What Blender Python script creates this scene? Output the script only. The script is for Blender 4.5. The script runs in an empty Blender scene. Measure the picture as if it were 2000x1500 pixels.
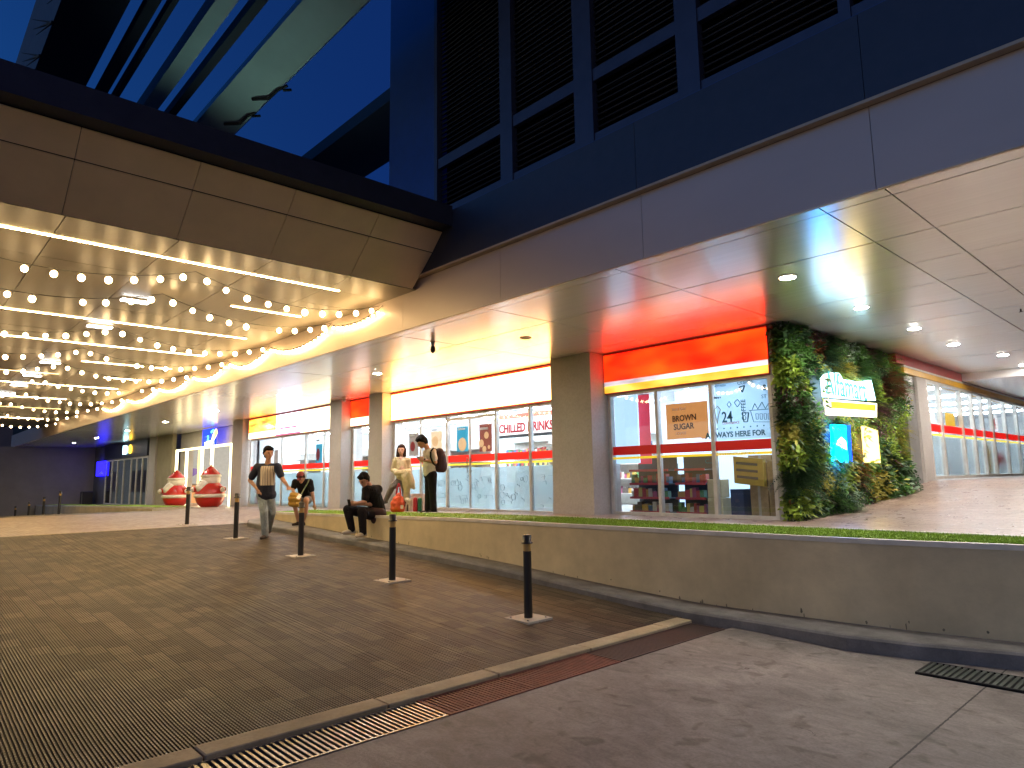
import bpy, bmesh, math, random
from mathutils import Vector, Matrix
random.seed(7)
S = bpy.context.scene
COL = S.collection

# ------------------------------------------------------------------ camera
F_PX = 1321.14
YAW, PIT, ROL = 0.82139502, 0.13679475, -0.0155574
HC = 0.78
fw = Vector((-math.sin(YAW)*math.cos(PIT), math.cos(YAW)*math.cos(PIT), math.sin(PIT)))
r0 = Vector((math.cos(YAW), math.sin(YAW), 0)); u0 = r0.cross(fw)
rt = r0*math.cos(ROL)+u0*math.sin(ROL); up = -r0*math.sin(ROL)+u0*math.cos(ROL)
cam_d = bpy.data.cameras.new('camera'); cam = bpy.data.objects.new('camera', cam_d); COL.objects.link(cam)
cam_d.sensor_width = 36; cam_d.lens = F_PX/2000*36; cam_d.clip_start = 0.05; cam_d.clip_end = 1000
M = Matrix((rt, up, -fw)).transposed().to_4x4(); M.translation = Vector((0, 0, HC)); cam.matrix_world = M
S.camera = cam
S.render.resolution_x = 1024; S.render.resolution_y = 768

# ------------------------------------------------------------------ world (dusk)
W = bpy.data.worlds.new("World"); S.world = W; W.use_nodes = True
nt = W.node_tree; bg = nt.nodes['Background']
sky = nt.nodes.new('ShaderNodeTexSky'); sky.sky_type = 'NISHITA'; sky.sun_disc = False
sky.sun_elevation = math.radians(-4.0); sky.sun_rotation = math.radians(200); sky.altitude = 0
sky.ozone_density = 6
WARM_FILL = .36
tint = nt.nodes.new('ShaderNodeMix'); tint.data_type = 'RGBA'; tint.blend_type = 'MULTIPLY'; tint.inputs['Factor'].default_value = 1
tint.inputs['B'].default_value = (0.145, 0.95, 0.43, 1)
nt.links.new(sky.outputs[0], tint.inputs['A'])
# added warm fill: a glow low over the horizon behind the camera
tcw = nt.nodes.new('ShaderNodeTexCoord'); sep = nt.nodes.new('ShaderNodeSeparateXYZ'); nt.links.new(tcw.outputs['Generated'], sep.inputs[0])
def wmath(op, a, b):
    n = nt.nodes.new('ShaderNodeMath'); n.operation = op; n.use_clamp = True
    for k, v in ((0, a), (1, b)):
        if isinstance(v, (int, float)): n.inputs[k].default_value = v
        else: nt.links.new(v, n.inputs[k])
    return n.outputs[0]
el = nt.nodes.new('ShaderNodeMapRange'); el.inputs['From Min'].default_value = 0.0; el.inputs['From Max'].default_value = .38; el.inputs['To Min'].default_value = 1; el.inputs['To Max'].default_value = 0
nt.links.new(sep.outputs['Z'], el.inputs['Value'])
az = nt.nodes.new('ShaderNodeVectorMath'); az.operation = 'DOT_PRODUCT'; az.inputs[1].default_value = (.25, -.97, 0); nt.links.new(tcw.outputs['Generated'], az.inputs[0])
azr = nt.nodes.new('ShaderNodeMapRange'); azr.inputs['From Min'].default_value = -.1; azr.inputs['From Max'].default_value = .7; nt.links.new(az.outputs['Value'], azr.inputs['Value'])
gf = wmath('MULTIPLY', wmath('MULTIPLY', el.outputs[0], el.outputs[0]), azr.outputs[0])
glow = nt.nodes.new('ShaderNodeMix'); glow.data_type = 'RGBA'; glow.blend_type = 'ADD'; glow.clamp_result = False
glow.inputs['B'].default_value = (WARM_FILL*1.0/9, WARM_FILL*.62/9, WARM_FILL*.30/9, 1)
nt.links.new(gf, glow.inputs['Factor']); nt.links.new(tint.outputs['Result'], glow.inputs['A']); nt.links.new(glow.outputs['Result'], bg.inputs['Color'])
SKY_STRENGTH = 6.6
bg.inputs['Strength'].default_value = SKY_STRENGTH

S.view_settings.view_transform = 'Standard'; S.view_settings.look = 'None'
S.view_settings.exposure = 1.68; S.view_settings.gamma = 1
S.render.engine = 'CYCLES'
cy = S.cycles
cy.use_denoising = True
try: cy.denoiser = 'OPENIMAGEDENOISE'
except Exception: pass
cy.max_bounces = 7; cy.diffuse_bounces = 4; cy.glossy_bounces = 4; cy.transmission_bounces = 6; cy.transparent_max_bounces = 12
cy.sample_clamp_indirect = 6; cy.sample_clamp_direct = 0; cy.caustics_reflective = False; cy.caustics_refractive = False
cy.use_light_tree = True

# ------------------------------------------------------------------ pixel helpers (place things where they stand)
CAMP = Vector((0, 0, HC))
def ray(x, y): return rt*(x-1000)-up*(y-750)+fw*F_PX
def atz(x, y, z): d = ray(x, y); return CAMP+d*((z-HC)/d.z)
def aty(x, y, Y): d = ray(x, y); return CAMP+d*(Y/d.y)
def atx(x, y, X): d = ray(x, y); return CAMP+d*(X/d.x)
def atd(x, y, d): return CAMP+ray(x, y)*(d/F_PX)
def depth(P): return (Vector(P)-CAMP).dot(fw)
def interp(x, xs, ys):
    if x <= xs[0]: return ys[0]
    for i in range(1, len(xs)):
        if x <= xs[i]:
            t = (x-xs[i-1])/(xs[i]-xs[i-1]); return ys[i-1]+(ys[i]-ys[i-1])*t
    return ys[-1]

# ------------------------------------------------------------------ materials
MATS = {}
def new_mat(name):
    m = bpy.data.materials.new(name); m.use_nodes = True
    return m, m.node_tree, m.node_tree.nodes['Principled BSDF']
def N(nt, t, **kw):
    n = nt.nodes.new('ShaderNode'+t)
    for k, v in kw.items():
        if k.startswith('_'): n.inputs[k[1:].replace('_', ' ')].default_value = v
        else: setattr(n, k, v)
    return n
def coord(nt, scale=(1, 1, 1), kind='Object'):
    tc = N(nt, 'TexCoord'); mp = N(nt, 'Mapping'); mp.inputs['Scale'].default_value = scale
    nt.links.new(tc.outputs[kind], mp.inputs['Vector']); return mp.outputs[0]
def mat(name, col, rough=.5, metal=0, var=.12, nscale=6, bump=0, coat=0, emis=None, es=0, spec=None, tscale=(1,1,1)):
    """plain procedural material: base colour broken up by noise, rough variation, optional bump / emission"""
    if name in MATS: return MATS[name]
    m, nt, b = new_mat(name)
    v = coord(nt, tscale)
    no = N(nt, 'TexNoise', _Scale=nscale, _Detail=6, _Roughness=.6); nt.links.new(v, no.inputs['Vector'])
    cr = N(nt, 'ValToRGB'); cr.color_ramp.elements[0].position = .3; cr.color_ramp.elements[1].position = .7
    lo = [c*(1-var) for c in col]; hi = [min(1, c*(1+var)) for c in col]
    cr.color_ramp.elements[0].color = (*lo, 1); cr.color_ramp.elements[1].color = (*hi, 1)
    nt.links.new(no.outputs['Fac'], cr.inputs[0]); nt.links.new(cr.outputs[0], b.inputs['Base Color'])
    mr = N(nt, 'MapRange'); mr.inputs['To Min'].default_value = max(.03, rough*.8); mr.inputs['To Max'].default_value = min(1, rough*1.2)
    nt.links.new(no.outputs['Fac'], mr.inputs['Value']); nt.links.new(mr.outputs[0], b.inputs['Roughness'])
    b.inputs['Metallic'].default_value = metal
    if spec is not None: b.inputs['Specular IOR Level'].default_value = spec
    if coat: b.inputs['Coat Weight'].default_value = coat; b.inputs['Coat Roughness'].default_value = .15
    if bump:
        n2 = N(nt, 'TexNoise', _Scale=nscale*12, _Detail=4); nt.links.new(v, n2.inputs['Vector'])
        bp = N(nt, 'Bump', _Strength=bump, _Distance=.01); nt.links.new(n2.outputs['Fac'], bp.inputs['Height']); nt.links.new(bp.outputs[0], b.inputs['Normal'])
    if emis:
        b.inputs['Emission Color'].default_value = (*emis, 1); b.inputs['Emission Strength'].default_value = es
    MATS[name] = m; return m
def emit(name, col, st, base=None):
    if name in MATS: return MATS[name]
    m, nt, b = new_mat(name)
    b.inputs['Base Color'].default_value = (*(base or [c*.6 for c in col]), 1); b.inputs['Roughness'].default_value = .4
    b.inputs['Emission Color'].default_value = (*col, 1); b.inputs['Emission Strength'].default_value = st
    MATS[name] = m; return m

def m_soffit(name='soffit_metal', col=(.82, .80, .80), rough=.235, metal=.55):
    m, nt, b = new_mat(name); v = coord(nt, (.35, 9, 1))
    no = N(nt, 'TexNoise', _Scale=2.2, _Detail=5); nt.links.new(v, no.inputs['Vector'])
    cr = N(nt, 'ValToRGB'); cr.color_ramp.elements[0].color = (*[c*.9 for c in col], 1); cr.color_ramp.elements[1].color = (*[c*1.08 for c in col], 1)
    nt.links.new(no.outputs['Fac'], cr.inputs[0]); nt.links.new(cr.outputs[0], b.inputs['Base Color'])
    b.inputs['Metallic'].default_value = metal; b.inputs['Roughness'].default_value = rough
    big = N(nt, 'TexNoise', _Scale=.6, _Detail=1); nt.links.new(coord(nt), big.inputs['Vector'])
    ad = N(nt, 'Math', operation='MULTIPLY_ADD'); ad.inputs[1].default_value = 1.0
    nt.links.new(big.outputs['Fac'], ad.inputs[0]); 
    sc = N(nt, 'Math', operation='MULTIPLY'); sc.inputs[1].default_value = .04; nt.links.new(no.outputs['Fac'], sc.inputs[0]); nt.links.new(sc.outputs[0], ad.inputs[2])
    bp = N(nt, 'Bump', _Strength=.3, _Distance=.010); nt.links.new(ad.outputs[0], bp.inputs['Height']); nt.links.new(bp.outputs[0], b.inputs['Normal'])
    return m
MATS['soffit_metal'] = m_soffit()
MATS['canopy_metal'] = m_soffit('canopy_metal', (.165, .138, .102), .40, .1)
MATS['fascia_metal'] = m_soffit('fascia_metal', (.54, .44, .38), .42, .12)

def m_plaster(name, col, stain=.35, streak=True, sc=1.0, bump=.25, rough=.8):
    m, nt, b = new_mat(name); v = coord(nt)
    n1 = N(nt, 'TexNoise', _Scale=1.3*sc, _Detail=8, _Roughness=.65); nt.links.new(v, n1.inputs['Vector'])
    n2 = N(nt, 'TexNoise', _Scale=30*sc, _Detail=5); nt.links.new(v, n2.inputs['Vector'])
    v3 = coord(nt, (1.6, 1.6, .35)); n3 = N(nt, 'TexNoise', _Scale=1.2, _Detail=6); nt.links.new(v3, n3.inputs['Vector'])
    cr = N(nt, 'ValToRGB'); cr.color_ramp.elements[0].position = .3; cr.color_ramp.elements[1].position = .72
    cr.color_ramp.elements[0].color = (*[c*(1-stain) for c in col], 1); cr.color_ramp.elements[1].color = (*[c*1.1 for c in col], 1)
    nt.links.new(n1.outputs['Fac'], cr.inputs[0])
    mx = N(nt, 'Mix', data_type='RGBA', blend_type='MULTIPLY'); mx.inputs['Factor'].default_value = .22 if streak else .25
    c3 = N(nt, 'ValToRGB'); c3.color_ramp.elements[0].position = .35; c3.color_ramp.elements[0].color = (.6, .57, .52, 1); c3.color_ramp.elements[1].position = .6; c3.color_ramp.elements[1].color = (1, 1, 1, 1)
    nt.links.new((n3 if streak else n2).outputs['Fac'], c3.inputs[0]); nt.links.new(cr.outputs[0], mx.inputs['A']); nt.links.new(c3.outputs[0], mx.inputs['B'])
    nt.links.new(mx.outputs['Result'], b.inputs['Base Color']); b.inputs['Roughness'].default_value = rough
    ad = N(nt, 'Math', operation='MULTIPLY_ADD'); ad.inputs[1].default_value = .3; nt.links.new(n2.outputs['Fac'], ad.inputs[0]); nt.links.new(n1.outputs['Fac'], ad.inputs[2])
    bp = N(nt, 'Bump', _Strength=bump, _Distance=.02); nt.links.new(ad.outputs[0], bp.inputs['Height']); nt.links.new(bp.outputs[0], b.inputs['Normal'])
    MATS[name] = m; return m
m_plaster('retaining_plaster', (.70, .59, .37), .24)
m_plaster('curb_concrete', (.24, .23, .22), .5, streak=False, sc=2)
m_plaster('pier_render', (.52, .49, .47), .10, streak=False, bump=.06)
m_plaster('dark_render', (.16, .16, .155), .2, streak=False, bump=.1)
m_plaster('beige_render', (.42, .37, .24), .12, bump=.1)
m_plaster('kerb_stone', (.52, .43, .28), .5, streak=False)

def m_concrete():
    m, nt, b = new_mat('concrete_floor'); v = coord(nt)
    n1 = N(nt, 'TexNoise', _Scale=.55, _Detail=9, _Roughness=.62, _Distortion=1.2); nt.links.new(v, n1.inputs['Vector'])
    vs = coord(nt, (1, 1.7, 1)); ns = N(nt, 'TexNoise', _Scale=2.4, _Detail=7, _Roughness=.7, _Distortion=2.0); nt.links.new(vs, ns.inputs['Vector'])
    n2 = N(nt, 'TexNoise', _Scale=45, _Detail=6, _Roughness=.7); nt.links.new(v, n2.inputs['Vector'])
    cr = N(nt, 'ValToRGB'); e = cr.color_ramp.elements
    e[0].position = .3; e[0].color = (.17, .15, .14, 1); e[1].position = .72; e[1].color = (.40, .36, .335, 1)
    x = e.new(.5); x.color = (.29, .26, .24, 1)
    nt.links.new(n1.outputs['Fac'], cr.inputs[0])
    c2 = N(nt, 'ValToRGB'); c2.color_ramp.elements[0].position = .38; c2.color_ramp.elements[0].color = (.62, .6, .58, 1); c2.color_ramp.elements[1].position = .62; c2.color_ramp.elements[1].color = (1.12, 1.1, 1.08, 1)
    nt.links.new(ns.outputs['Fac'], c2.inputs[0])
    c4 = N(nt, 'ValToRGB'); c4.color_ramp.elements[0].position = .32; c4.color_ramp.elements[0].color = (.6, .6, .6, 1); c4.color_ramp.elements[1].position = .6; c4.color_ramp.elements[1].color = (1.05, 1.05, 1.05, 1)
    nt.links.new(n2.outputs['Fac'], c4.inputs[0])
    a = N(nt, 'Mix', data_type='RGBA', blend_type='MULTIPLY'); a.inputs['Factor'].default_value = .6
    nt.links.new(cr.outputs[0], a.inputs['A']); nt.links.new(c2.outputs[0], a.inputs['B'])
    a2 = N(nt, 'Mix', data_type='RGBA', blend_type='MULTIPLY'); a2.inputs['Factor'].default_value = .6
    nt.links.new(a.outputs['Result'], a2.inputs['A']); nt.links.new(c4.outputs[0], a2.inputs['B'])
    # expansion joints and hairline cracks
    sx = N(nt, 'SeparateXYZ'); nt.links.new(v, sx.inputs[0])
    wob = N(nt, 'Math', operation='MULTIPLY_ADD'); wob.inputs[1].default_value = .02; nt.links.new(n2.outputs['Fac'], wob.inputs[0]); nt.links.new(sx.outputs['X'], wob.inputs[2])
    d = N(nt, 'Math', operation='ADD'); d.inputs[1].default_value = 1.70; nt.links.new(wob.outputs[0], d.inputs[0])
    p = N(nt, 'Math', operation='PINGPONG'); p.inputs[1].default_value = 2.6; nt.links.new(d.outputs[0], p.inputs[0])
    lt = N(nt, 'Math', operation='LESS_THAN'); lt.inputs[1].default_value = .007; nt.links.new(p.outputs[0], lt.inputs[0])
    vo = N(nt, 'TexVoronoi', feature='DISTANCE_TO_EDGE', _Scale=.32); 
    nd = N(nt, 'TexNoise', _Scale=1.5, _Detail=5); nt.links.new(v, nd.inputs['Vector'])
    va = N(nt, 'VectorMath', operation='MULTIPLY_ADD'); va.inputs[1].default_value = (1.1, 1.1, 0); nt.links.new(nd.outputs['Color'], va.inputs[0]); nt.links.new(v, va.inputs[2]); nt.links.new(va.outputs[0], vo.inputs['Vector'])
    lv = N(nt, 'Math', operation='LESS_THAN'); lv.inputs[1].default_value = .0009; nt.links.new(vo.outputs['Distance'], lv.inputs[0])
    nm = N(nt, 'Math', operation='GREATER_THAN'); nm.inputs[1].default_value = .60; nt.links.new(n1.outputs['Fac'], nm.inputs[0])
    lv2 = N(nt, 'Math', operation='MULTIPLY'); nt.links.new(lv.outputs[0], lv2.inputs[0]); nt.links.new(nm.outputs[0], lv2.inputs[1])
    mx = N(nt, 'Math', operation='MAXIMUM'); nt.links.new(lt.outputs[0], mx.inputs[0]); nt.links.new(lv2.outputs[0], mx.inputs[1])
    a3 = N(nt, 'Mix', data_type='RGBA'); a3.inputs['B'].default_value = (.03, .027, .025, 1)
    nt.links.new(mx.outputs[0], a3.inputs['Factor']); nt.links.new(a2.outputs['Result'], a3.inputs['A'])
    n7 = N(nt, 'TexNoise', _Scale=5.5, _Detail=2, _Roughness=.4, _Distortion=.6); nt.links.new(v, n7.inputs['Vector'])
    c7 = N(nt, 'ValToRGB'); c7.color_ramp.elements[0].position = .60; c7.color_ramp.elements[0].color = (1, 1, 1, 1); c7.color_ramp.elements[1].position = .72; c7.color_ramp.elements[1].color = (.55, .53, .5, 1); nt.links.new(n7.outputs['Fac'], c7.inputs[0])
    a7 = N(nt, 'Mix', data_type='RGBA', blend_type='MULTIPLY'); a7.inputs['Factor'].default_value = .8; nt.links.new(a3.outputs['Result'], a7.inputs['A']); nt.links.new(c7.outputs[0], a7.inputs['B']); a3 = a7
    nt.links.new(a3.outputs['Result'], b.inputs['Base Color'])
    rr = N(nt, 'MapRange'); rr.inputs['To Min'].default_value = .5; rr.inputs['To Max'].default_value = .85; nt.links.new(n1.outputs['Fac'], rr.inputs['Value']); nt.links.new(rr.outputs[0], b.inputs['Roughness'])
    bp = N(nt, 'Bump', _Strength=.35, _Distance=.012); nt.links.new(n2.outputs['Fac'], bp.inputs['Height']); nt.links.new(bp.outputs[0], b.inputs['Normal'])
    MATS['concrete_floor'] = m; return m
m_concrete()

def m_pavers():
    """grey ribbed paver blocks: 0.3 x 0.6 blocks of uneven shade, anti-slip ribs along X"""
    m, nt, b = new_mat('ribbed_pavers'); v = coord(nt)
    br = N(nt, 'TexBrick', offset=.5, _Scale=1.0, _Mortar_Size=.006, _Bias=0); br.inputs['Brick Width'].default_value = .30; br.inputs['Row Height'].default_value = .196
    br.inputs['Color1'].default_value = (.062, .050, .036, 1); br.inputs['Color2'].default_value = (.150, .126, .094, 1); br.inputs['Mortar'].default_value = (.05, .042, .032, 1)
    nt.links.new(v, br.inputs['Vector'])
    n1 = N(nt, 'TexNoise', _Scale=.8, _Detail=8, _Roughness=.65); nt.links.new(v, n1.inputs['Vector'])
    c1 = N(nt, 'ValToRGB'); c1.color_ramp.elements[0].position = .3; c1.color_ramp.elements[0].color = (.55, .5, .45, 1); c1.color_ramp.elements[1].position = .72; c1.color_ramp.elements[1].color = (1.15, 1.1, 1.0, 1)
    nt.links.new(n1.outputs['Fac'], c1.inputs[0])
    a = N(nt, 'Mix', data_type='RGBA', blend_type='MULTIPLY'); a.inputs['Factor'].default_value = .9
    nt.links.new(br.outputs['Color'], a.inputs['A']); nt.links.new(c1.outputs[0], a.inputs['B'])
    wv = N(nt, 'TexWave', wave_type='BANDS', bands_direction='Y', wave_profile='SIN', _Scale=7.5, _Distortion=.25, _Detail=1); nt.links.new(v, wv.inputs['Vector'])
    wx = N(nt, 'TexWave', wave_type='BANDS', bands_direction='X', wave_profile='SIN', _Scale=7.5, _Distortion=.25, _Detail=1); nt.links.new(v, wx.inputs['Vector'])
    sx = N(nt, 'SeparateXYZ'); nt.links.new(v, sx.inputs[0])
    mk = N(nt, 'MapRange'); mk.inputs['From Min'].default_value = -7.4; mk.inputs['From Max'].default_value = -5.6; mk.inputs['To Min'].default_value = 0; mk.inputs['To Max'].default_value = .65
    nt.links.new(sx.outputs['X'], mk.inputs['Value'])
    mw = N(nt, 'Mix', data_type='FLOAT'); nt.links.new(mk.outputs[0], mw.inputs['Factor']); mw.inputs['A'].default_value = 1
    mn = N(nt, 'Math', operation='MINIMUM'); mn.inputs[0].default_value = 1; nt.links.new(wx.outputs['Fac'], mn.inputs[1]); nt.links.new(mn.outputs[0], mw.inputs['B'])
    c2 = N(nt, 'ValToRGB'); c2.color_ramp.elements[0].position = .25; c2.color_ramp.elements[0].color = (.30, .28, .26, 1); c2.color_ramp.elements[1].position = .6; c2.color_ramp.elements[1].color = (1.15, 1.13, 1.1, 1)
    nt.links.new(mw.outputs['Result'], c2.inputs[0])
    a2 = N(nt, 'Mix', data_type='RGBA', blend_type='MULTIPLY'); a2.inputs['Factor'].default_value = .8
    nt.links.new(a.outputs['Result'], a2.inputs['A']); nt.links.new(c2.outputs[0], a2.inputs['B'])
    n4 = N(nt, 'TexNoise', _Scale=60, _Detail=3); nt.links.new(v, n4.inputs['Vector'])
    gt = N(nt, 'Math', operation='GREATER_THAN'); gt.inputs[1].default_value = .76; nt.links.new(n4.outputs['Fac'], gt.inputs[0])
    a3 = N(nt, 'Mix', data_type='RGBA'); a3.inputs['B'].default_value = (.4, .37, .32, 1); nt.links.new(gt.outputs[0], a3.inputs['Factor']); nt.links.new(a2.outputs['Result'], a3.inputs['A'])
    nt.links.new(a3.outputs['Result'], b.inputs['Base Color'])
    b.inputs['Roughness'].default_value = .55
    bp = N(nt, 'Bump', _Strength=.55, _Distance=.008); nt.links.new(mw.outputs['Result'], bp.inputs['Height']); nt.links.new(bp.outputs[0], b.inputs['Normal'])
    MATS['ribbed_pavers'] = m
m_pavers()

def m_brickwalk(name, c1, c2, w=.2, h=.1, rough=.28):
    m, nt, b = new_mat(name); v = coord(nt)
    br = N(nt, 'TexBrick', offset=.5, _Scale=1.0, _Mortar_Size=.004); br.inputs['Brick Width'].default_value = w; br.inputs['Row Height'].default_value = h
    br.inputs['Color1'].default_value = (*c1, 1); br.inputs['Color2'].default_value = (*c2, 1); br.inputs['Mortar'].default_value = (.14, .11, .09, 1)
    nt.links.new(v, br.inputs['Vector'])
    n1 = N(nt, 'TexNoise', _Scale=1.1, _Detail=7, _Roughness=.6); nt.links.new(v, n1.inputs['Vector'])
    cr = N(nt, 'ValToRGB'); cr.color_ramp.elements[0].position = .32; cr.color_ramp.elements[0].color = (.7, .68, .66, 1); cr.color_ramp.elements[1].position = .7; cr.color_ramp.elements[1].color = (1.1, 1.1, 1.1, 1)
    nt.links.new(n1.outputs['Fac'], cr.inputs[0])
    a = N(nt, 'Mix', data_type='RGBA', blend_type='MULTIPLY'); a.inputs['Factor'].default_value = .8
    nt.links.new(br.outputs['Color'], a.inputs['A']); nt.links.new(cr.outputs[0], a.inputs['B']); nt.links.new(a.outputs['Result'], b.inputs['Base Color'])
    n2 = N(nt, 'TexNoise', _Scale=7, _Detail=3); nt.links.new(v, n2.inputs['Vector'])
    rr = N(nt, 'MapRange'); rr.inputs['To Min'].default_value = rough*.6; rr.inputs['To Max'].default_value = rough*1.7; nt.links.new(n2.outputs['Fac'], rr.inputs['Value']); nt.links.new(rr.outputs[0], b.inputs['Roughness'])
    ad = N(nt, 'Math', operation='MULTIPLY_ADD'); ad.inputs[1].default_value = -.6; nt.links.new(br.outputs['Fac'], ad.inputs[0]); nt.links.new(n2.outputs['Fac'], ad.inputs[2])
    bp = N(nt, 'Bump', _Strength=.4, _Distance=.006); nt.links.new(ad.outputs[0], bp.inputs['Height']); nt.links.new(bp.outputs[0], b.inputs['Normal'])
    MATS[name] = m
m_brickwalk('walkway_brick', (.30, .20, .165), (.42, .32, .27))
m_brickwalk('plateau_brick', (.26, .19, .15), (.34, .26, .21), rough=.4)

def m_glass(name='clear_glass', tint=(.93, .97, 1), refl=.12, alpha_col=None, film=0.0, filmcol=(.8, .9, .95)):
    """thin architectural glass: transparent, fresnel reflection, optional frosted film"""
    m = bpy.data.materials.new(name); m.use_nodes = True; nt = m.node_tree; nt.nodes.clear()
    out = N(nt, 'OutputMaterial'); tr = N(nt, 'BsdfTransparent'); tr.inputs[0].default_value = (*tint, 1)
    gl = N(nt, 'BsdfGlossy', _Roughness=.02); gl.inputs[0].default_value = (1, 1, 1, 1)
    fr = N(nt, 'Fresnel', _IOR=1.5); mx = N(nt, 'MixShader')
    geo = N(nt, 'NewGeometry'); ior = N(nt, 'MapRange'); ior.inputs['To Min'].default_value = 1.5; ior.inputs['To Max'].default_value = 1/1.5
    nt.links.new(geo.outputs['Backfacing'], ior.inputs['Value']); nt.links.new(ior.outputs[0], fr.inputs['IOR'])   # thin pane: same reflection on both faces
    base = tr.outputs[0]
    if film:
        df = N(nt, 'BsdfDiffuse'); df.inputs[0].default_value = (*filmcol, 1); tl = N(nt, 'BsdfTranslucent'); tl.inputs[0].default_value = (*filmcol, 1)
        m2 = N(nt, 'MixShader'); m2.inputs[0].default_value = .6; nt.links.new(df.outputs[0], m2.inputs[1]); nt.links.new(tl.outputs[0], m2.inputs[2])
        m3 = N(nt, 'MixShader'); m3.inputs[0].default_value = film; nt.links.new(tr.outputs[0], m3.inputs[1]); nt.links.new(m2.outputs[0], m3.inputs[2]); base = m3.outputs[0]
    nt.links.new(fr.outputs[0], mx.inputs[0]); nt.links.new(base, mx.inputs[1]); nt.links.new(gl.outputs[0], mx.inputs[2]); nt.links.new(mx.outputs[0], out.inputs[0])
    MATS[name] = m; return m
m_glass(); m_glass('frosted_glass', film=.62, filmcol=(.62, .74, .76)); m_glass('smoky_glass', tint=(.55, .6, .66))
m_glass('blue_film', film=.7, filmcol=(.72, .88, .97))
m_glass('grey_frost', film=.55, filmcol=(.86, .90, .90))

mat('white_frame', (.62, .60, .56), .35, .1); mat('grey_frame', (.36, .36, .36), .35, .4); mat('louver_frame', (.045, .06, .11), .5, .3)
mat('louver_slat', (.018, .018, .02), .6, .2); mat('black_gap', (.008, .008, .008), .8); mat('dark_fascia', (.034, .042, .066), .5, .2)
mat('blue_cladding', (.02, .055, .22), .4, .1); mat('black_rubber', (.014, .013, .012), .45); mat('bollard_gold', (.48, .30, .09), .4, .1)
mat('plate_white', (.42, .38, .32), .6, bump=.2); mat('steel_grate', (.30, .28, .26), .38, .75, var=.3, nscale=12); mat('rust_grate', (.20, .075, .055), .65, .3, var=.35, nscale=14)
mat('brown_grate', (.075, .05, .045), .65, .3, var=.3, nscale=14); mat('green_grate', (.10, .115, .10), .6, .4, var=.3, nscale=14)
mat('curb_white', (.66, .62, .54), .45, var=.15, nscale=3); mat('turf_green', (.22, .36, .03), .9, var=.35, nscale=18, bump=.6)
mat('cable_black', (.01, .01, .01), .6); mat('beam_paint', (.50, .60, .56), .5, 0, var=.07, nscale=1.5); mat('beam_dark', (.03, .035, .05), .7); mat('interior_white', (.80, .82, .84), .7)
mat('interior_floor', (.55, .55, .55), .25); mat('shelf_dark', (.05, .055, .06), .6); mat('wall_dark', (.27, .25, .20), .8, var=.12, nscale=1); mat('bank_navy', (.012, .018, .045), .4)
mat('cardboard', (.36, .25, .13), .8, var=.2, nscale=9); mat('sign_red_paint', (.42, .03, .03), .35); mat('sign_yellow_paint', (.75, .42, .03), .3); mat('sign_white_paint', (.7, .66, .62), .35)

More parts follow.
